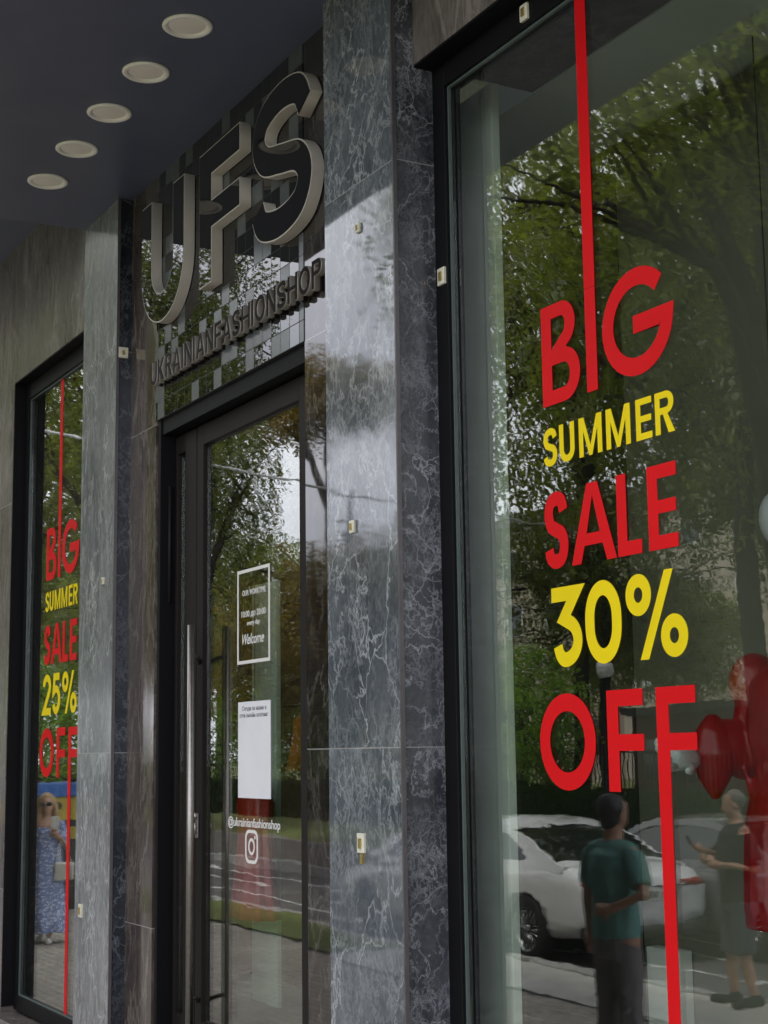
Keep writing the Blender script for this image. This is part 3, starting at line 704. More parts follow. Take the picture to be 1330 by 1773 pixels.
me.materials.clear(); me.materials.append(M['white_vinyl']); o = bpy.data.objects.new('emblem', me); COL.objects.link(o); put(o, T)

# small cream cable clips on stone and frames
def clip(x, y, z, s, lab, side=False, tail=False):
    T = thing('cable_clip', (x, y, z), lab, 'clip', 'small cream clips on the shop front')
    h = .030*s
    if side: MB().box(x-.002, x+.012, y-h*.9, y+h*.9, z-h, z+h).build('base', M['cream_clip'], T, .003); MB().box(x+.012, x+.016, y-h*.3, y+h*.2, z-h*.4, z+h*.4).build('contact', M['brass'], T)
    else:
        MB().box(x-h*.75, x+h*.75, y-.012, y+.002, z-h, z+h).build('base', M['cream_clip'], T, .003)
        MB().box(x-h*.3, x+h*.3, y-.017, y-.012, z-h*.5, z+h*.5).build('contact', M['brass'], T)
        if tail: MB().box(x-h*.3, x+h*.3, y-.008, y+.001, z-h*2.1, z-h*1.05).build('prong', M['brass'], T)
clip(-4.642, 3.19, 4.886, 1.1, 'cream clip on the black frame above the near window')
clip(-5.292, 3.19, 4.023, 1.2, 'cream clip on the upright black frame of the near window')
clip(-5.662, 3.0, 4.316, .7, 'small clip high on the wide polished pillar')
clip(-5.744, 3.0, 3.036, .9, 'yellowish clip at mid height of the wide polished pillar')
clip(-5.693, 3.0, 1.737, 1.3, 'cream clip with a brass prong low on the wide polished pillar', tail=True)
clip(-8.992, 3.0, 3.139, .7, 'small clip at mid height of the narrow pillar')
clip(-9.327, 3.0, 1.182, 1.3, 'cream clip low on the narrow pillar')
clip(-8.80, 3.036, 4.508, 1.1, 'cream clip on the dark side face of the narrow pillar', side=True)

# ------------------------------------------------------------------ recessed ceiling lamps (off)
def downlight():
    T = thing('ceiling_lamp', (0, 0, 0), '', 'ceiling lamp', 'round recessed lamps in the canopy')
    p = MB().lathe([(.118, .0), (.119, -.006), (.112, -.012), (.098, -.012), (.090, -.004), (.088, .0)], n=40); p.build('trim_ring', M['lamp_white'], T)
    p = MB().lathe([(.088, .0), (.076, -.003), (.05, -.005), (.001, -.006)], n=40); p.build('diffuser', M['lamp_diff'], T)
    return T
def copy_thing(T, loc, rz=0, label=None):
    r = T.copy(); COL.objects.link(r); r.location = loc; r.rotation_euler = (0, 0, rz)
    if label: r['label'] = label
    for ch in list(T.children):
        c = ch.copy(); COL.objects.link(c); c.parent = r; c.matrix_parent_inverse = ch.matrix_parent_inverse.copy()
        for g in list(ch.children):
            d = g.copy(); COL.objects.link(d); d.parent = c; d.matrix_parent_inverse = g.matrix_parent_inverse.copy()
    return r
dl = downlight(); names = ['nearest', 'second', 'third', 'fourth', 'fifth and farthest']
for i in range(5):
    loc = (-6.537-.5675*i, 2.556, ZC-.0008-0*i)
    loc = (-6.46-.562*i, 2.525, ZC-.0008)
    lab = f'{names[i]} round cream lamp of the row in the navy ceiling'
    if i == 0: dl.location = loc; dl['label'] = lab
    else: copy_thing(dl, loc, 0, lab)

# ------------------------------------------------------------------ trees
def leaf_mesh(name, lobes, n, size, mat, seed, drop=0):
    r = random.Random(seed); mb_v = []; mb_f = []
    vol = [a*b*c for (_, (a, b, c)) in lobes]; tv = sum(vol)
    for (c, rad), vv in zip(lobes, vol):
        ntw = int(n*vv/tv/11)+1
        for _ in range(ntw):
            # a twig: a short spray of leaflets set along both sides
            while True:
                p = Vector((r.uniform(-1, 1), r.uniform(-1, 1), r.uniform(-1, 1)))
                if .15 < p.length < 1: break
            # uneven density: clumps
            q = sin(p.x*5.1+seed)*sin(p.y*4.3+seed*2)*sin(p.z*6.2+seed*3)
            if q < -.12 and r.random() < .85: continue
            o = Vector((c[0]+p.x*rad[0], c[1]+p.y*rad[1], c[2]+p.z*rad[2]))
            d = Vector((r.gauss(0, 1), r.gauss(0, 1), r.gauss(-.35, .35))).normalized()
            sdv = d.cross(Vector((r.gauss(0, .4), r.gauss(0, .4), 1))).normalized(); up = sdv.cross(d)
            for k in range(11):
                s = 1 if k % 2 else -1; bp = o + d*(k*size*.34) + Vector((0, 0, -.004*k*k*size*4))
                ld = (sdv*s + d*.55 + up*r.uniform(-.35, .35)).normalized(); lw = ld.cross(up).normalized()
                L_ = size*r.uniform(.75, 1.2); wv = L_*.20; i = len(mb_v)
                mb_v += [bp, bp+ld*L_*.5+lw*wv, bp+ld*L_, bp+ld*L_*.5-lw*wv]; mb_f.append((i, i+1, i+2, i+3))
    me = bpy.data.meshes.new(name); me.from_pydata([tuple(v) for v in mb_v], [], mb_f); me.materials.append(mat); me.update(); return me
def trunk_mesh(h, r0, lobes, seed, forkz=.45):
    r = random.Random(seed); mb = MB(); pts = []; x = y = 0
    for i in range(8):
        pts.append((x, y, h*i/7)); x += r.uniform(-.12, .12); y += r.uniform(-.12, .12)
    mb.tube(pts, [r0*(1-.75*i/7) for i in range(8)], 12)
    for c, rad in lobes:
        z0 = h*r.uniform(forkz, .8); i = int(z0/h*7); a = Vector(pts[min(i, 7)])
        b = Vector(c); m1 = a.lerp(b, .45)+Vector((r.uniform(-.25, .25), r.uniform(-.25, .25), .25)); rr = r0*.55
        mb.tube([a, m1, b], [rr, rr*.6, rr*.2], 8)
        for k in range(7):
            e = b+Vector((r.uniform(-1, 1)*rad[0], r.uniform(-1, 1)*rad[1], r.uniform(-.7, .9)*rad[2])); s0 = m1.lerp(b, r.uniform(0, 1)); mm = s0.lerp(e, .5)+Vector((0, 0, r.uniform(0, .3)))
            mb.tube([s0, mm, e], [rr*.28, rr*.17, rr*.05], 5, cap=False)
    return mb
def make_tree(name, kind, h, r0, lobes, n, size, mat, seed, label, cat='tree', group=None, forkz=.45):
    T = thing(name, (0, 0, 0), label, cat, group)
    trunk_mesh(h, r0, lobes, seed, forkz).build('trunk', M['bark'], T)
    o = bpy.data.objects.new('crown', leaf_mesh('crown', lobes, n, size, mat, seed)); COL.objects.link(o); put(o, T)
    return T
G = 'trees along the street and in the park'
def lobes_round(R, zc, k, seed, flat=.75):
    r = random.Random(seed); L_ = [((0, 0, zc+R*.2), (R*.6, R*.6, R*.5))]
    for i in range(k):
        a = 2*pi*i/k+r.uniform(-.3, .3); d = R*r.uniform(.45, .7)
        L_.append(((cos(a)*d, sin(a)*d, zc+r.uniform(-.5, .5)*R*flat), (R*r.uniform(.38, .52), R*r.uniform(.38, .52), R*r.uniform(.28, .42))))
    return L_
tA = make_tree('street_tree', 0, 8.0, .19, lobes_round(3.6, 6.4, 11, 1), 62000, .115, M['leaf'], 3, 'leafy street tree on the kerbside opposite the near window', 'tree', G)
tA.location = (-24.6, -2.1, 0); tA.rotation_euler = (0, 0, 1.3); tA.scale = (.76, .76, 1.42); tA['label'] = 'street tree on the grass verge reflected in the sign panel'
tN = make_tree('street_tree', 0, 8.6, .21, lobes_round(2.9, 7.5, 10, 14), 26000, .12, M['leaf'], 14, 'leafy street tree with spreading limbs by the kerb opposite the near window', 'tree', G, .35)
tN.location = (-9.0, -2.25, 0); tN.scale = (.95, .95, 1.0)
tB = make_tree('park_tree', 0, 10.0, .24, lobes_round(4.6, 6.6, 12, 5), 52000, .17, M['leaf'], 8, 'tall park tree', 'tree', G)
tB.location = (-22.0, -13.6, .44); tB.scale = (1.08, 1.08, 1.6)
tC = make_tree('park_tree', 0, 8.5, .20, lobes_round(3.9, 4.8, 10, 11), 50000, .17, M['leaf_yel'], 17, 'yellowing park tree', 'tree', G)
tC.location = (-36.0, -12.5, .44)
spots = [
    ('A', (-32.5, -2.1, 0), 3.3, (1.1, 1.1, 1.5), 'first street tree beyond the reflected kiosk'),
    ('B', (-31.5, -16.2, .44), 2.2, (.92, .92, 1.95), 'tall park tree standing left of the parked sedan in the reflection'),
    ('B', (-17.4, -13.0, .44), 3.6, (.9, .9, 2.0), 'park tree behind the parked white sedan, right of the park lamp'),
    ('B', (-32.0, -17.5, .44), .7, .85, 'park tree left of the globe lamp'),
    ('B', (-21.5, -19.5, .44), 5.1, 1.35, 'second row park tree behind the hedge, right side'),
    ('B', (-16.0, -17.5, .44), 4.0, 1.3, 'park tree at the far right of the window reflection'),
    ('B', (-30.5, -26.0, .44), 1.9, 1.2, 'third row park tree in front of the beige building'),
    ('B', (-55.0, -13.5, .44), 0.3, 1.0, 'park tree far along the road on the left'),
    ('B', (-68.0, -11.5, .44), 2.9, 1.25, 'farthest roadside park tree on the left'),
    ('B', (-92.0, -22.0, .44), 1.1, 1.6, 'large park tree closing the view along the road'),
    ('B', (-80.0, -27.0, .44), 4.1, 1.5, 'large park tree behind the roadside ones'),
    ('B', (-112.0, -12.0, .44), 5.0, 1.6, 'large tree at the far end of the lawn'),
    ('A', (-38.5, -2.0, 0), 4.4, 1.1, 'second street tree on the grass verge'),
    ('A', (-41.0, -8.6, .44), 0.6, (.78, .78, 1.25), 'slim street tree on the lawn edge opposite the door'),
    ('A', (-35.5, -7.9, .44), 2.6, (.62, .62, 1.55), 'tall slim tree at the lawn edge facing the door'),
    ('A', (-50.0, -2.1, 0), 2.4, 1.1, 'third street tree on the grass verge'),
    ('C', (-46.0, -16.5, .44), 2.0, 1.0, 'yellowing park tree farther along the lawn'),
    ('C', (-25.0, -27.0, .44), 5.0, 1.3, 'yellowing park tree behind the second row'),
    ('B', (-42.0, -27.0, .44), 3.3, .8, 'small park tree behind the yellowing one'),
]
for k, loc, rz, sc, lab in spots: copy_thing({'A': tA, 'B': tB, 'C': tC}[k], loc, rz, lab).scale = sc if isinstance(sc, tuple) else (sc, sc, sc)
tB['label'] = 'park tree right behind the hedge, beside the globe lamp'; tC['label'] = 'yellowing park tree above the hedge opposite the door'
tH = make_tree('park_tree', 0, 12.3, .22, [((0, 0, 12.4), (3.0, 3.0, 1.2)), ((2.4, .5, 11.8), (2.0, 1.8, .8)), ((-2.5, -.4, 12.9), (2.1, 2.0, .9)), ((.4, 1.8, 11.2), (1.5, 1.5, .6))], 26000, .17, M['leaf_yel'], 23, 'tall park tree with a high thin crown and bare trunk, opposite the door', 'tree', G, .75)
tH.location = (-41.0, -14.2, .44)
# shrub mass
T = make_tree('shrub', 0, 2.2, .10, [((0, 0, 2.0), (2.2, 1.6, 1.4)), ((2.4, 0, 1.7), (1.9, 1.4, 1.2)), ((-2.3, .3, 2.6), (2.2, 1.6, 1.5)), ((-.5, 0, 3.3), (1.7, 1.3, 1.0))], 16000, .16, M['leaf_lime'], 31, 'bright green shrub beyond the hedge opposite the door', 'shrub', None, .2)
T.location = (-39.0, -12.8, .44)
copy_thing(T, (-46.0, -13.4, .44), 2.0, 'bright green shrub farther left beyond the hedge')
for q, (x, y, sc, lab) in enumerate(((-58, -10.5, 1.5, 'big green shrub along the lawn on the left'), (-70, -9.5, 1.6, 'second big green shrub along the lawn on the left'), (-84, -11, 1.8, 'third big green shrub along the lawn on the left'), (-31, -14.2, 1.0, 'green shrub beside the globe lamp'))):
    copy_thing(T, (x, y, .44), q*1.3, lab).scale = (sc, sc, sc)
# hedge
def hedge(x0, x1, y0, y1, z0, z1, n, seed):
    r = random.Random(seed); v = []; f = []
    for _ in range(n):
        fc = r.random(); x = r.uniform(x0, x1)
        if fc < .55: y, z = y1+r.gauss(0, .05), r.uniform(z0, z1)
        else: y, z = r.uniform(y0, y1), z1+r.gauss(0, .05)
        o = Vector((x, y, z)); d = Vector((r.gauss(0, 1), r.gauss(.5, 1), r.gauss(.4, 1))).normalized(); s = d.orthogonal().normalized(); L_ = .10*r.uniform(.7, 1.3); i = len(v)
        v += [o, o+d*L_*.5+s*L_*.25, o+d*L_, o+d*L_*.5-s*L_*.25]; f.append((i, i+1, i+2, i+3))
    me = bpy.data.meshes.new('foliage'); me.from_pydata([tuple(p) for p in v], [], f); me.materials.append(M['leaf_dark']); me.update(); return me
T = thing('hedge', (-30, -11.4, .44), 'long clipped dark green hedge on the lawn behind the parked cars', 'hedge')
MB().box(-62, -8, -12.0, -11.15, .44, 1.22).build('inner_mass', M['leaf_dark'], T)
o = bpy.data.objects.new('foliage', hedge(-62, -8, -12.05, -11.1, .46, 1.27, 60000, 5)); COL.objects.link(o); put(o, T)
# park fence
T = thing('park_fence', (-40, -17, .44), 'dark iron railing fence between the park trees', 'fence')
rl = MB().box(-80, -10, -17.02, -16.98, 1.95, 2.0).box(-80, -10, -17.02, -16.98, .60, .65); rl.build('rail', M['fencem'], T)
bs = MB()
for i in range(420): bs.box(-80+i*.166, -80+i*.166+.022, -17.011, -16.989, .44, 2.1)
o = bs.build('baluster', M['fencem'], T); o['kind'] = 'stuff'
# globe lamp
def lamp(loc, lab):
    T = thing('park_lamp', loc, lab, 'street lamp', 'globe lamps in the park'); x, y, z = loc
    MB().lathe([(.16, 0), (.16, .12), (.09, .25), (.07, .6), (.045, .8), (.040, 2.85), (.06, 2.9), (.09, 2.95), (.06, 3.0)], (x, y, z), 14).build('post', M['black_metal'], T)
    MB().ball((x, y, z+3.10), .15, 20, 14).build('globe', M['lamp_globe'], T)
lamp((-22.95, -11.0+.35, .44), 'black post lamp with one white globe by the hedge')
# building beyond the park
T = thing('apartment_building', (-60, -44, .44), 'long beige apartment block beyond the park', 'building')
MB().box(-95, -30, -56, -44, .44, 15).build('wall', M['beige_wall'], T)
MB().box(-96, -29, -57, -43.4, 15.01, 15.6).build('roof', M['roof'], T)
for i in range(16):
    for k in range(4):
        x = -93+i*4; z = 1.8+k*3.4
        f = MB().box(x, x+.12, -43.99, -43.9, z, z+1.8).box(x+1.48, x+1.6, -43.99, -43.9, z, z+1.8).box(x+.12, x+1.48, -43.99, -43.9, z, z+.1).box(x+.12, x+1.48, -43.99, -43.9, z+1.7, z+1.8).build('window', M['plate'], T)
        box('pane', x+.12, x+1.48, -43.98, -43.95, z+.1, z+1.7, M['dark_glass'], f)
T = thing('red_kiosk', (-33, -21, .44), 'dark red low pavilion glimpsed between the park trunks', 'pavilion')
MB().box(-35, -31.5, -22.5, -20.5, .44, 3.0).build('wall', M['red_wall'], T); MB().box(-35.2, -31.3, -22.7, -20.3, 3.01, 3.2).build('roof', M['roof'], T)
MB().box(-34.5, -32.2, -20.49, -20.45, 1.2, 2.4).build('window', M['dark_glass'], T)

# overhead cable across the street
T = MB().tube([(-19.45+(-26.6+19.45)*i/14, 3.08-17.1*i/14, 6.55-.10*sin(pi*i/14)) for i in range(15)], .022, 8).build('overhead_cable', M['lamp_globe'])
tag(T, 'pale cable strung over the street from the building to the park trees', 'cable')

# ------------------------------------------------------------------ people and mannequins
def blob(name, mb, voxel, mat, parent, extra=None, smooth=4, attr=None):
    "fuse overlapping closed shapes into one continuous skin (voxel remesh), then smooth"
    me = mb.mesh('b', [mat]); ob = bpy.data.objects.new('b', me); COL.objects.link(ob)
    r = ob.modifiers.new('r', 'REMESH'); r.mode = 'VOXEL'; r.voxel_size = voxel; r.use_smooth_shade = True
    s = ob.modifiers.new('s', 'SMOOTH'); s.iterations = smooth; s.factor = .5
    dg = bpy.context.evaluated_depsgraph_get(); res = bpy.data.meshes.new_from_object(ob.evaluated_get(dg), depsgraph=dg)
    bpy.data.objects.remove(ob); bpy.data.meshes.remove(me)
    if extra:
        bm = bmesh.new(); bm.from_mesh(res)
        for e in extra:
            t = e.mesh('t', [mat]); bm.from_mesh(t); bpy.data.meshes.remove(t)
        bm.to_mesh(res); bm.free()
    res.materials.clear(); res.materials.append(mat); res.polygons.foreach_set('use_smooth', [True]*len(res.polygons)); res.name = name
    o = bpy.data.objects.new(name, res); COL.objects.link(o); o.parent = parent
    return o
def hand(w, dirv, palmn, s=1.0, curl=.35, spread=.12):
    "palm and five bent fingers; w wrist point, dirv pointing along the hand, palmn out of the palm"
    d = Vector(dirv).normalized(); n = Vector(palmn); n = (n-d*n.dot(d)).normalized(); sd = d.cross(n)
    w = Vector(w); mb = MB(); k = s*.19
    pc = w+d*k*.27
    mb.tube([w-d*k*.12, w, w+d*k*.18, w+d*k*.42, w+d*k*.50], [k*.15, k*.15, k*.20, k*.23, k*.17], 10)
    for p in range(-1, 0): pass
    for i, (o, ln) in enumerate(((-.165, .40), (-.055, .46), (.055, .43), (.16, .34))):
        b = w+d*k*.44+sd*k*o; a = o*spread*4; dd = (d+sd*a).normalized(); pts = [b]; c = curl*(.7+.25*i)
        for j, seg in enumerate((.45, .32, .23)):
            dd = (dd*cos(c*.6*(j+.4))+n*sin(c*.6*(j+.4))).normalized(); pts.append(pts[-1]+dd*k*ln*seg)
        mb.tube(pts+[pts[-1]+dd*k*.02], [k*.060, k*.056, k*.050, k*.040, k*.018], 8)
    b = w+d*k*.10-sd*k*.14; t1 = b+(d*.6-sd*.8+n*.3).normalized()*k*.22; t2 = t1+(d*.9-sd*.3+n*.3).normalized()*k*.20
    mb.tube([b, t1, t2, t2+(t2-t1)*.12], [k*.085, k*.065, k*.052, k*.02], 8)
    return mb
def head(mb, c, h, fwd, up=Vector((0, 0, 1))):
    "skull, jaw, nose, ears; h is head height, c its centre, fwd the way it looks"
    f = Vector(fwd).normalized(); sdv = up.cross(f).normalized(); c = Vector(c)
    def loc(a, b, z): return c+f*a*h+sdv*b*h+up*z*h
    def e(p, r): mb.ball(p, (r[0]*h, r[1]*h, r[2]*h), 16, 12)
    fx, fy = abs(f.x), abs(f.y)
    def rr(l, w, z): return (l*fx+w*fy, l*fy+w*fx, z)
    e(loc(-.03, 0, .12), rr(.40, .335, .38)); e(loc(.08, 0, -.12), rr(.27, .27, .34)); e(loc(.16, 0, -.34), rr(.15, .16, .13))
    mb.tube([loc(.33, 0, .08), loc(.43, 0, -.09), loc(.36, 0, -.12)], [.03*h, .055*h, .05*h], 8)
    mb.ball(loc(.33, 0, -.22), (.05*h, .07*h, .035*h), 8, 6)
    for s in (-1, 1): mb.ball(loc(-.02, s*.335, -.02), (.06*h*(fx+.4), .06*h*(fy+.4), .10*h), 8, 6); mb.ball(loc(.31, s*.12, .02), (.05*h, .05*h, .04*h), 8, 6)
    return loc
def limb(mb, pts, rs): mb.tube(pts, rs, 14); [mb.ball(p, r*.98, 12, 8) for p, r in zip(pts[1:-1], rs[1:-1])]
def shoe(name, mat, parent, a, d, s=1.0):
    d = Vector(d).normalized(); a = Vector(a); mb = MB(); z0 = .035*s
    heel = Vector((a.x, a.y, z0))-d*.05; toe = Vector((a.x, a.y, z0*.9))+d*.19*s
    mb.tube([heel-d*.02, heel+d*.05, heel+d*.15, toe], [.036*s, .042*s, .046*s, .030*s], 12)
    mb.tube([Vector((a.x, a.y, .03)), Vector((a.x, a.y, .095*s))], [.040*s, .040*s], 12)
    for v in range(len(mb.v)): p = mb.v[v]; mb.v[v] = (p[0], p[1], max(.004, p[2]))
    return blob(name, mb, .012, mat, parent)

def person_base(T, H, skin, face, hairm, hairfn, arms, legs, sh=.115, neckz=.865, hip=.05, belly=0):
    mb = MB(); f = Vector(face)
    # torso
    mb.tube([(0, 0, .50*H), (0, 0, .56*H), (0, 0, .63*H), (.005, 0, .72*H), (0, 0, .79*H), (0, 0, .83*H)], [.075*H, .083*H, .074*H+belly, .086*H+belly*.5, .085*H, .05*H], 18)
    for i, v in enumerate(mb.v): mb.v[i] = (v[0]*.78, v[1]*1.08, v[2])
    mb.tube([(-.01, 0, .80*H), (0, 0, .845*H), (.01, 0, .90*H)], [.040*H, .034*H, .033*H], 12)
    limb(mb, [(-.005, -sh*H, .80*H), (0, 0, .81*H), (-.005, sh*H, .80*H)], [.030*H, .048*H, .030*H])
    for pts in legs: limb(mb, pts, [.056*H, .047*H, .034*H, .032*H, .020*H][:len(pts)] if len(pts) == 5 else [.056*H, .036*H, .022*H])
    for pts in arms: limb(mb, pts, [.031*H, .024*H, .017*H])
    loc = head(mb, (.012*H, 0, .935*H), .130*H, f)
    return mb, loc

# man in the teal T-shirt, back to the shop front
T = thing('person', (0, 0, 0), 'man in a teal T-shirt seen from behind, one hand held behind his back', 'person')
H = 1.86; aR = [(-.005, -.205, 1.49), (.02, -.275, 1.20), (.03, -.285, .96)]; aL = [(-.005, .205, 1.49), (-.07, .335, 1.23), (-.17, .12, 1.13)]
lg = [[(0, s*.085, .95), (.01, s*.10, .52), (-.01, s*.11, .09)] for s in (-1, 1)]
mb, loc = person_base(T, H, None, (1, .1, -.05), None, None, [aR, aL], lg)
hd = [hand(aR[2], (.05, -.02, -1), (.2, 1, 0), 1.0, .5), hand(aL[2], (-.1, -1, -.1), (1, 0, 0), 1.0, .5)]
blob('body', mb, .012, M['skin_dark'], T, hd)
hb = MB(); c = Vector((.012*H, 0, .935*H)); hb.ball(c+Vector((-.028, 0, .035)), (.098, .092, .105), 18, 12); hb.ball(c+Vector((-.05, 0, -.03)), (.065, .078, .075), 16, 10)
blob('hair', hb, .010, M['hair_dark'], T)
sh = MB(); sh.tube([(0, 0, .93), (0, 0, 1.02), (0, 0, 1.18), (.005, 0, 1.36), (0, 0, 1.48), (0, 0, 1.545)], [.172, .170, .160, .178, .172, .075], 22)
for i, v in enumerate(sh.v): sh.v[i] = (v[0]*.82, v[1]*1.10, v[2])
sh.tube([(-.005, -.20, 1.485), (.0, 0, 1.50), (-.005, .20, 1.485)], [.072, .095, .072], 14)
for a, s in ((aR, -1), (aL, 1)):
    p0, p1 = Vector(a[0]), Vector(a[1]); sh.tube([p0+Vector((0, -s*.02, .0)), p0.lerp(p1, .45), p0.lerp(p1, .80)], [.075, .077, .074], 14)
rr_ = random.Random(4)
for k in range(16): x, z, s = rr_.choice((-1, 1)), rr_.uniform(1.0, 1.4), rr_.uniform(-.13, .13); sh.tube([(x*.118, s, z), (x*.126, s*.7+rr_.uniform(-.05, .05), z-.12)], [.010, .012], 6)
blob('shirt', sh, .012, M['teal'], T, smooth=6)
tr = MB(); tr.tube([(0, 0, .80), (0, 0, .90), (0, 0, 1.0)], [.155, .162, .150], 18)
for i, v in enumerate(tr.v): tr.v[i] = (v[0]*.86, v[1]*1.08, v[2])
for s in (-1, 1): limb(tr, [(0, s*.080, .92), (.01, s*.092, .70), (.015, s*.105, .50), (0, s*.11, .28), (-.01, s*.112, .075)], [.105, .098, .080, .075, .078])
for k in range(14): s = rr_.choice((-1, 1)); z = rr_.uniform(.12, .7); tr.tube([(-.07, s*.11-.04, z), (-.085, s*.11, z-.02), (-.06, s*.11+.05, z+.02)], [.008, .014, .008], 6)
blob('trousers', tr, .012, M['trouser'], T, smooth=5)
for s in (-1, 1): shoe('shoe', M['black_cloth'], T, (-.01, s*.112, .08), (1, s*.2, 0), 1.05)
T.location = (-8.34, .22, 0); T.scale = (.97, .97, .97); T.rotation_euler = (0, 0, radians(-97))

# man in black T-shirt and shorts, holding a phone, seen in profile
T = thing('person', (0, 0, 0), 'man in a black T-shirt and slate shorts holding a phone out before him', 'person')
H = 1.75; aR = [(0, -.195, 1.40), (-.06, -.245, 1.13), (.21, -.13, 1.16)]; aL = [(0, .195, 1.40), (-.02, .235, 1.14), (.26, .06, 1.24)]
lg = [[(0, -.08, .90), (.03, -.11, .49), (-.05, -.12, .09)], [(0, .08, .90), (.05, .12, .49), (.02, .17, .09)]]
mb, loc = person_base(T, H, None, (1, 0, -.15), None, None, [aR, aL], lg, belly=.02)
hd = [hand(aR[2], (1, .3, .2), (0, .3, 1), .95, .6), hand(aL[2], (.9, .1, .5), (-.5, -.6, .5), .95, .7)]
blob('body', mb, .012, M['skin'], T, hd)
hb = MB(); c = Vector((.012*H, 0, .935*H)); hb.ball(c+Vector((-.022, 0, .040)), (.092, .083, .088), 18, 12); blob('hair', hb, .010, M['hair_grey'], T)
sh = MB(); sh.tube([(0, 0, .86), (0, 0, .96), (.012, 0, 1.10), (.012, 0, 1.27), (0, 0, 1.39), (0, 0, 1.455)], [.170, .172, .176, .176, .165, .075], 22)
for i, v in enumerate(sh.v): sh.v[i] = (v[0]*.88, v[1]*1.08, v[2])
sh.tube([(0, -.185, 1.395), (.0, 0, 1.41), (0, .185, 1.395)], [.070, .09, .070], 14)
for a, s in ((aR, -1), (aL, 1)):
    p0, p1 = Vector(a[0]), Vector(a[1]); sh.tube([p0, p0.lerp(p1, .45), p0.lerp(p1, .85)], [.075, .076, .074], 14)
blob('shirt', sh, .012, M['black_cloth'], T, smooth=6)
tr = MB(); tr.tube([(0, 0, .76), (0, 0, .84), (0, 0, .93)], [.155, .162, .155], 18)
for i, v in enumerate(tr.v): tr.v[i] = (v[0]*.92, v[1]*1.08, v[2])
limb(tr, [(0, -.085, .86), (.015, -.10, .66), (.02, -.112, .44)], [.110, .102, .098]); limb(tr, [(0, .085, .86), (.03, .105, .66), (.045, .122, .44)], [.110, .102, .098])
blob('shorts', tr, .012, M['short_cloth'], T)
shoe('shoe', M['black_cloth'], T, (-.05, -.12, .08), (1, -.15, 0), 1.05); shoe('shoe', M['black_cloth'], T, (.02, .17, .08), (1, .3, 0), 1.05)
T.location = (-10.18, -2.42, 0); T.rotation_euler = (0, 0, radians(112))
ph = MB().box(-.006, .006, -.035, .035, -.07, .07).build('mobile_phone', M['dark_trim'], None, .004); tag(ph, 'dark phone held out by the man in the black T-shirt', 'phone')
ph.location = T.matrix_basis @ Vector((.35, .07, 1.31)); ph.location = Matrix.Translation(Vector((-10.18, -2.42, 0))) @ Matrix.Rotation(radians(112), 4, 'Z') @ Vector((.37, .07, 1.32)); ph.rotation_euler = (0, radians(25), radians(112))

# woman walking along the pavement
T = thing('person', (0, 0, 0), 'blond woman in sunglasses and a long blue patterned dress walking with a cream bag', 'person')
H = 1.66; aL = [(0, .155, 1.33), (-.02, .20, 1.07), (.02, .19, .84)]; aR = [(0, -.155, 1.33), (-.02, -.225, 1.08), (.17, -.14, 1.20)]
lg = [[(0, -.07, .85), (.10, -.075, .47), (.13, -.07, .08)], [(0, .07, .85), (.02, .08, .47), (-.10, .075, .09)]]
mb, loc = person_base(T, H, None, (1, 0, -.05), None, None, [aR, aL], lg, sh=.092)
hd = [hand(aL[2], (.15, 0, -1), (0, -1, 0), .88, .5), hand(aR[2], (.5, .3, .8), (-1, 0, 0), .88, .8)]
blob('body', mb, .012, M['skin'], T, hd)
hb = MB(); c = Vector((.012*H, 0, .935*H))
hb.ball(c+Vector((-.032, 0, .038)), (.098, .098, .098), 18, 12)
for s in (-1, 1): hb.tube([c+Vector((-.01, s*.075, .05)), c+Vector((-.01, s*.098, -.06)), c+Vector((0, s*.10, -.16)), c+Vector((.01, s*.085, -.22))], [.035, .040, .042, .018], 10)
hb.tube([c+Vector((-.07, 0, 0)), c+Vector((-.085, 0, -.2))], [.085, .05], 12)
blob('hair', hb, .011, M['hair_blond'], T)
g = MB()
for s in (-1, 1): g.ball(c+Vector((.083, s*.036, .008)), (.012, .030, .024), 12, 8)
g.box(.012*H+.075, .012*H+.088, -.01, .01, .935*H+.006, .935*H+.014).build('sunglasses', M['dark_glass'], None).parent = T
dr = MB(); dr.tube([(0, 0, .86), (0, 0, .98), (.005, 0, 1.10), (.01, 0, 1.24), (0, 0, 1.34)], [.170, .158, .148, .155, .095], 20)
for i, v in enumerate(dr.v): dr.v[i] = (v[0]*.86, v[1]*1.12, v[2])
for s in (-1, 1): dr.tube([(0, s*.06, 1.30), (0, s*.16, 1.325), (-.01, s*.19, 1.20), (-.01, s*.205, 1.10)], [.06, .055, .065, .070], 14)
blob('bodice', dr, .012, M['dress'], T)
MB().lathe([(.165, 1.00), (.172, .90), (.190, .75), (.205, .5), (.235, .28), (.265, .12), (.262, .115), (.20, .30), (.13, .9)], (.015, 0, 0), 64, 0, .82, 1.05, lambda a, t: 1+.07*sin(a*9+t*2)*min(1, t*1.6)).build('skirt', M['dress'], T)
for s, x in ((-1, .13), (1, -.10)): shoe('sandal', M['shoe_w'], T, (x, s*.072, .08), (1, 0, 0), .85)
T.location = (-18.0, 1.08, 0); T.rotation_euler = (0, 0, radians(24))
WM = Matrix.Translation(T.location) @ Matrix.Rotation(radians(24), 4, 'Z')
T2 = thing('shoulder_bag', (0, 0, 0), 'small cream handbag hanging from the walking woman\'s arm', 'bag')
MB().box(.10, .18, -.33, -.11, .70, .90).build('bag_body', M['bag'], T2, .02); MB().tube([(.14, -.13, .89), (.12, -.15, 1.08), (.10, -.19, 1.17), (.12, -.25, 1.10), (.14, -.31, .89)], .009, 8).build('strap', M['bag'], T2)
T2.location = WM.translation; T2.rotation_euler = (0, 0, radians(24))
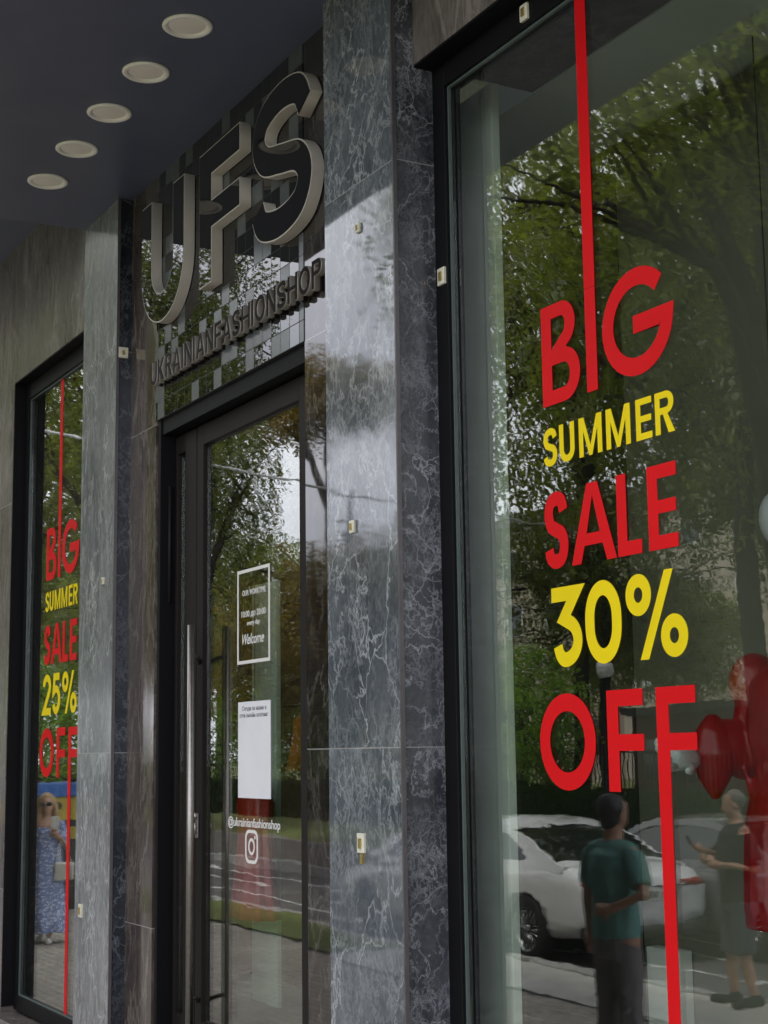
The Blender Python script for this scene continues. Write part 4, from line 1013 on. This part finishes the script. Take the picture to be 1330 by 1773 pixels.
o = MB().box(-.004, .004, -.04, .04, -.075, .075).build('white_phone', M['plinth'], None, .003); o.name = 'mobile_phone'; tag(o, 'white phone held up by the walking woman', 'phone')
o.location = WM @ Vector((.22, -.12, 1.35)); o.rotation_euler = (0, 0, radians(24))

# mannequin in the near window
def mannequin_near():
    T = thing('mannequin', (0, 0, 0), 'white mannequin in a shiny red dress with balloon sleeves behind the near window', 'mannequin')
    # local: faces -Y, feet on z=0 ; neck at 1.48
    mb = MB()
    mb.tube([(0, 0, .80), (0, 0, .90), (0, 0, 1.04), (0, -.01, 1.20), (0, 0, 1.33), (0, 0, 1.38)], [.150, .148, .112, .130, .115, .06], 20)
    for i, v in enumerate(mb.v): mb.v[i] = (v[0]*1.1, v[1]*.8, v[2])
    mb.tube([(0, 0, 1.34), (0, 0, 1.48)], [.055, .045], 14)
    sL = [(-.17, 0, 1.34), (-.20, -.02, 1.10), (-.19, -.31, 1.06)]; sR = [(.17, 0, 1.34), (.27, -.02, 1.08), (.30, -.12, .84)]
    for s in (sL, sR): limb(mb, s, [.045, .034, .024])
    for s in (-1, 1): limb(mb, [(s*.075, 0, .84), (s*.08, -.01, .46), (s*.07, .01, .08)], [.085, .055, .034])
    mb.tube([(-.07, 0, .06), (-.075, -.15, .03)], [.035, .028], 10); mb.tube([(.07, 0, .06), (.075, -.15, .03)], [.035, .028], 10)
    blob('body', mb, .010, M['mannequin'], T, [hand(Vector(sL[2]), (.30, -.95, .06), (.75, .1, .62), 1.25, .42, .30), hand(sR[2], (.1, -.2, -1), (-1, 0, 0), 1.1, .4)])
    d = MB()
    d.tube([(0, 0, .44), (0, 0, .60), (0, 0, .85), (0, 0, 1.02), (0, -.01, 1.20), (0, 0, 1.34), (0, 0, 1.40)], [.200, .195, .178, .130, .150, .130, .07], 30)
    for i, v in enumerate(d.v): d.v[i] = (v[0]*1.12, v[1]*.85, v[2])
    d.tube([(0, 0, 1.36), (0, 0, 1.44), (0, 0, 1.49)], [.068, .058, .062], 18)
    for s, arm in ((-1, sL), (1, sR)):
        a, b, c = (Vector(p) for p in arm)
        d.ball(a+Vector((s*.03, 0, .0)), (.10, .10, .12), 18, 12); d.ball(a.lerp(b, .6), (.085, .085, .13), 18, 12)
        m1 = b.lerp(c, .42)
        d.ball(b.lerp(c, .12), (.095, .120, .120), 20, 14); d.ball(b.lerp(c, .38)+Vector((0, 0, .02)), (.085, .10, .105), 20, 14); d.tube([b, m1 if False else b.lerp(c, .6)], [.100, .075], 18)
        m1 = b.lerp(c, .62)
        d.tube([m1+Vector((0, 0, .15)), m1+Vector((0, 0, .09)), m1, m1+Vector((0, 0, -.09)), m1+Vector((0, 0, -.17))], [.020, .066, .088, .062, .014], 18)
        d.tube([b, c.lerp(b, .1)], [.06, .033], 14)
    r = random.Random(9)
    for k in range(16):
        a = 2*pi*k/16+.2; rr1 = .20; x0, y0 = cos(a), sin(a)
        d.tube([(x0*.150, y0*.108, .98), (x0*.200, y0*.150, .80), (x0*.222, y0*.168, .50)], [.006, .014, .010], 6)
    for k in range(20):
        x = r.uniform(-.16, .16); z = r.uniform(.9, 1.25); d.tube([(x, -.105, z), (x*.6, -.118, z-.1)], [.008, .010], 6)
    blob('dress', d, .010, M['latex'], T, smooth=5)
    T.location = (-4.42, 4.12, 1.0); T.rotation_euler = (0, 0, radians(-8))
    T2 = thing('display_plinth', (-4.52, 4.2, .341), 'pale plinth under the mannequin in the red dress', 'plinth')
    box('block', -4.95, -4.1, 3.85, 4.6, .342, .995, M['plinth'], T2, .005)
mannequin_near()
T = thing('display_block', (-5.42, 4.3, .341), 'white display block low behind the near window', 'plinth')
box('block', -5.53, -5.31, 4.285, 4.355, .342, 1.26, M['plinth'], T, .004)
T = thing('pendant_lamp', (-4.50, 4.2, 2.97), 'white egg shaped pendant lamp at the right edge behind the near window', 'lamp')
MB().ball((-4.50, 4.2, 2.972), (.072, .072, .108), 20, 14).build('shade', M['lamp_globe'], T); MB().tube([(-4.50, 4.2, 3.07), (-4.50, 4.2, 4.95)], .003, 6).build('cord', M['dark_trim'], T)
# mannequin behind the door
T = thing('mannequin', (0, 0, 0), 'white headed mannequin in a long red dress standing behind the door glass', 'mannequin')
mb = MB(); mb.tube([(0, 0, .9), (0, 0, 1.05), (0, 0, 1.25), (0, 0, 1.40), (0, 0, 1.44)], [.13, .11, .13, .12, .05], 18); mb.tube([(0, 0, 1.4), (0, 0, 1.55)], [.045, .042], 12)
for s in (-1, 1): limb(mb, [(s*.16, 0, 1.38), (s*.22, 0, 1.10), (s*.20, -.06, .85)], [.045, .034, .024])
head(mb, (0, 0, 1.66), .24, (0, -1, 0)); blob('body', mb, .012, M['mannequin'], T, [hand((-.20, -.06, .85), (0, -.1, -1), (1, 0, 0)), hand((.20, -.06, .85), (0, -.1, -1), (-1, 0, 0))])
d = MB(); d.tube([(0, 0, .03), (0, 0, .4), (0, 0, .8), (0, 0, 1.03), (0, 0, 1.22), (0, 0, 1.36)], [.30, .24, .17, .125, .15, .13], 28)
blob('dress', d, .014, M['latex'], T); T.location = (-8.93, 3.66, .80)
T = thing('display_plinth', (-9.5, 4.05, .341), 'low pale plinth under the mannequin behind the door', 'plinth'); box('block', -9.2, -8.6, 3.50, 3.9, .342, .80, M['plinth'], T, .004)
# clothes rail with an orange dress
T = thing('hanging_coat', (-7.80, 3.46, 1.95), 'flared dark red coat hanging in front of the pale column behind the door', 'coat')
MB().lathe([(.03, .72), (.12, .68), (.165, .60), (.15, .42), (.19, .15), (.22, .0), (.20, .0)], (-7.80, 3.46, 1.24), 40, 0, 1, .5, lambda a, t: 1+.11*sin(a*9+t)*t).build('cloth', M['latex'], T); MB().tube([(-7.80, 3.46, 1.93), (-7.80, 3.46, 4.93)], .002, 6).build('cord', M['dark_trim'], T)
T = thing('clothes_rail', (-9.6, 4.6, .341), 'steel clothes rail inside the shop behind the door', 'clothes rail')
MB().tube([(-10.3, 4.6, .342), (-10.3, 4.6, 2.42), (-9.0, 4.6, 2.42), (-9.0, 4.6, .342)], .014, 10).build('rail', M['steel'], T)
T = thing('hanging_dress', (-9.62, 4.6, 2.43), 'bright orange dress hanging on the clothes rail', 'dress')
MB().tube([(-9.62, 4.6, 2.43), (-9.62, 4.6, 2.38), (-9.72, 4.6, 2.34)], .005, 6).tube([(-9.62, 4.6, 2.38), (-9.52, 4.6, 2.34)], .005, 6).build('hanger', M['steel'], T)
MB().lathe([(.03, .37), (.08, .34), (.08, .25), (.12, .12), (.16, 0), (.15, .0)], (-9.62, 4.6, 1.98), 40, 0, .9, .45, lambda a, t: 1+.10*sin(a*10)*t).build('cloth', M['orange'], T)

# ------------------------------------------------------------------ cars
def make_car(paint, label, group):
    T = thing('parked_car', (0, 0, 0), label, 'car', group)
    st = [(-2.44, .60, .46, .76, .82), (-2.40, .80, .36, .84, .92), (-2.25, .885, .27, .93, 1.01), (-1.9, .905, .23, .965, 1.045), (-1.3, .915, .21, .975, 1.02), (-.5, .915, .20, .955, .98), (.4, .915, .20, .935, .96), (1.1, .91, .20, .915, .955), (1.6, .895, .21, .86, .92), (2.05, .86, .24, .78, .85), (2.32, .78, .30, .68, .75), (2.42, .60, .40, .60, .64)]
    mb = MB(); vs = []; fs = []
    for x, w, zb, zs, zt in st:
        h = zs-zb
        half = [(w*.80, zb), (w*.955, zb+.08), (w*.985, zb+h*.30), (w, zb+h*.58), (w*.990, zb+h*.74), (w*.985, zb+h*.86), (w*.93, zs), (w*.74, zt-.008), (w*.35, zt+.008)]
        ring_ = [(0, zb)] + half + [(0, zt+.012)] + [(-y, z) for y, z in half[::-1]]
        vs += [(x, y, z) for y, z in ring_]
    n = 20
    for i in range(len(st)-1):
        for k in range(n): a, b = i*n+k, i*n+(k+1) % n; fs.append((a, b, b+n, a+n))
    fs.append(tuple(range(n))[::-1]); fs.append(tuple(range((len(st)-1)*n, len(st)*n)))
    mb.add([(v[0], v[1], v[2]) for v in vs], [f[::-1] for f in fs], 0, True)
    me = mb.mesh('b', [paint]); ob = bpy.data.objects.new('b', me); COL.objects.link(ob)
    s = ob.modifiers.new('s', 'SUBSURF'); s.levels = 2; s.render_levels = 2
    cut = MB()
    for wx in (-1.42, 1.40):
        for sy in (-1, 1): cut.tube([(wx, sy*.62, .33), (wx, sy*1.2, .33)], .385, 40)
    co = cut.build('cut', M['dark_trim']); bo = ob.modifiers.new('b', 'BOOLEAN'); bo.object = co; bo.operation = 'DIFFERENCE'; bo.solver = 'EXACT'
    dg = bpy.context.evaluated_depsgraph_get(); res = bpy.data.meshes.new_from_object(ob.evaluated_get(dg), depsgraph=dg)
    bpy.data.objects.remove(ob); bpy.data.objects.remove(co); res.materials.clear(); res.materials.append(paint)
    o = bpy.data.objects.new('car_body', res); COL.objects.link(o); o.parent = T; body = o
    # greenhouse
    lean = lambda z: .845-(z-.95)*.42
    prof = crom([(-2.02, .99), (-1.62, 1.12), (-1.15, 1.30), (-.62, 1.415), (0, 1.445), (.45, 1.41), (.85, 1.24), (1.30, .96)], 6)
    outer = prof+[(1.30, .93), (-2.02, .93)]
    win = crom([(-1.18, 1.02), (-1.32, 1.08), (-.95, 1.26), (-.55, 1.345), (0, 1.375), (.38, 1.35), (.72, 1.20), (1.02, 1.00)], 5)
    for sy in (-1, 1):
        me = curve_mesh('side', [outer, win], .03)
        for v in me.vertices: x, z, y = v.co; v.co = (x, sy*(lean(z)+y-.018), z)
        me.materials.clear(); me.materials.append(paint); q = bpy.data.objects.new('side_frame', me); COL.objects.link(q); q.parent = T
        me = curve_mesh('side', [win], .008)
        for v in me.vertices: x, z, y = v.co; v.co = (x, sy*(lean(z)+y-.020), z)
        me.materials.clear(); me.materials.append(M['car_glass']); q2 = bpy.data.objects.new('side_window', me); COL.objects.link(q2); q2.parent = q
    def skin(name, i0, i1, mat, dz):
        p = prof[i0:i1+1]; mb = MB(); vs = []; k = 9
        for x, z in p:
            w = lean(z)-.006
            for j in range(k): u = -1+2*j/(k-1); vs.append((x, u*w, z+.035*(1-u*u)+dz))
        for x, z in p:
            w = lean(z)-.006
            for j in range(k): u = -1+2*j/(k-1); vs.append((x, u*w, z+.035*(1-u*u)+dz-.02))
        fs = []; nn = len(p)*k
        for i in range(len(p)-1):
            for j in range(k-1): a = i*k+j; fs += [(a, a+k, a+k+1, a+1), (a+nn, a+1+nn, a+k+1+nn, a+k+nn)]
        q = mb.add(vs, fs, 0, True).build(name, mat); q.parent = T; return q
    skin('rear_window', 3, 15, M['car_glass'], -.012); skin('roof', 15, 32, paint, 0); skin('windscreen', 32, 41, M['car_glass'], -.012); skin('parcel_deck', 0, 3, paint, 0)
    # wheels
    for wx in (-1.42, 1.40):
        for sy in (-1, 1):
            mb = MB().lathe([(.235, -.10), (.31, -.105), (.335, -.08), (.338, 0), (.335, .08), (.31, .105), (.235, .10)], n=48)
            for i, v in enumerate(mb.v): mb.v[i] = (wx+v[0], sy*.80+v[2], .335+v[1])
            wh = mb.build('wheel', M['tyre']); wh.parent = T
            rm = MB().lathe([(.236, -.095), (.236, .09), (.222, .092), (.215, .05)], n=48)
            for k in range(20):
                a = 2*pi*k/20; rm.tube([(.04*cos(a), .04*sin(a), .075), (.225*cos(a+.06), .225*sin(a+.06), .062)], .0085, 6)
            rm.tube([(0, 0, .0), (0, 0, .088)], .05, 20)
            for i, v in enumerate(rm.v): rm.v[i] = (wx+v[0], sy*(.80+v[2]), .335+v[1])
            r_ = rm.build('rim', M['alloy'], None); r_.parent = wh
            dk = MB().tube([(wx, sy*.76, .335), (wx, sy*.80, .335)], .21, 30).build('brake_disc', M['dark_trim'], None); dk.parent = wh
    for sy in (-1, 1):
        q = MB(); q.tube([(-2.22, sy*.80, .80), (-2.32, sy*.74, .815), (-2.385, sy*.62, .82), (-2.415, sy*.42, .825)], [.045, .070, .066, .035], 14).build('tail_lamp', M['tail'], None).parent = T
        q = MB().tube([(-.62, sy*.915, .80), (-.44, sy*.935, .805), (-.27, sy*.918, .80)], [.010, .014, .010], 8); q.build('door_handle', M['chrome'], None).parent = T
        MB().ball((.88, sy*.99, 1.0), (.07, .10, .065), 16, 10).build('wing_mirror', paint, None).parent = T
        MB().tube([(2.20, sy*.74, .66), (2.32, sy*.64, .66), (2.38, sy*.50, .65)], [.05, .06, .04], 12).build('headlight', M['chrome'], None).parent = T
        MB().tube([(-2.38, sy*.55, .33), (-2.46, sy*.55, .33)], .045, 14).build('exhaust_tip', M['chrome'], None).parent = T
    MB().box(-2.462, -2.452, -.26, .26, .66, .77).build('number_plate', M['plate'], None, .003).parent = T
    MB().box(-2.47, -2.44, -.45, .45, .795, .815).build('boot_trim', M['chrome'], None, .004).parent = T
    MB().tube([(-2.30, -.80, .37), (-2.43, -.6, .345), (-2.45, 0, .34), (-2.43, .6, .345), (-2.30, .80, .37)], .055, 10).build('bumper_insert', M['dark_trim'], None).parent = T
    return T
cw = make_car(M['car_white'], 'white sedan parked by the kerb, seen from its rear quarter in the near window', 'cars standing on the road')
cw.location = (-15.75, -3.95, -.12); cw.rotation_euler = (0, 0, pi)
cg = make_car(M['car_grey'], 'grey sedan on the road beyond the white one', 'cars standing on the road')
cg.location = (-14.3, -5.75, -.12); cg.rotation_euler = (0, 0, pi)
# plate characters of the white car
me = text_mesh('AX 0081 HE', .095, .002, 0, .44)
me.transform(Matrix(((0, 0, -1, -2.464), (-1, 0, 0, .22), (0, 1, 0, .682), (0, 0, 0, 1)))); me.materials.clear(); me.materials.append(M['dark_trim'])
pl = [c for c in cw.children if c.name.startswith('number_plate')][0]
o = bpy.data.objects.new('plate_characters', me); COL.objects.link(o); o.parent = pl

# ------------------------------------------------------------------ street kiosk beside the pavement
T = thing('street_kiosk', (-22.2, .0, 0), 'small kiosk counter with a blue fascia and a mustard front with a round black emblem', 'kiosk')
box('base', -22.9, -21.7, -.75, .75, 0, 1.219, M['dark_trim'], T, .01)
box('front', -22.88, -21.69, -.73, .73, 1.22, 1.549, M['yellow_panel'], T, .01)
box('fascia', -22.95, -21.65, -.80, .80, 1.55, 1.72, M['blue_panel'], T, .01)
box('price_panel', -21.7, -21.68, -.45, .25, .97, 1.12, M['yellow_panel'], T, .004)
MB().tube([(-21.70, -.14, 1.42), (-21.675, -.14, 1.42)], .07, 30).build('emblem', M['dark_trim'], T)
T = thing('cabinet', (-21.3, .95-1.9, 0), 'pale metal cabinet beside the kiosk', 'cabinet')
box('case', -21.6, -21.1, -1.25, -.85, .10, .75, M['plinth'], T, .01); box('foot', -21.55, -21.15, -1.2, -.9, 0, .099, M['dark_trim'], T)
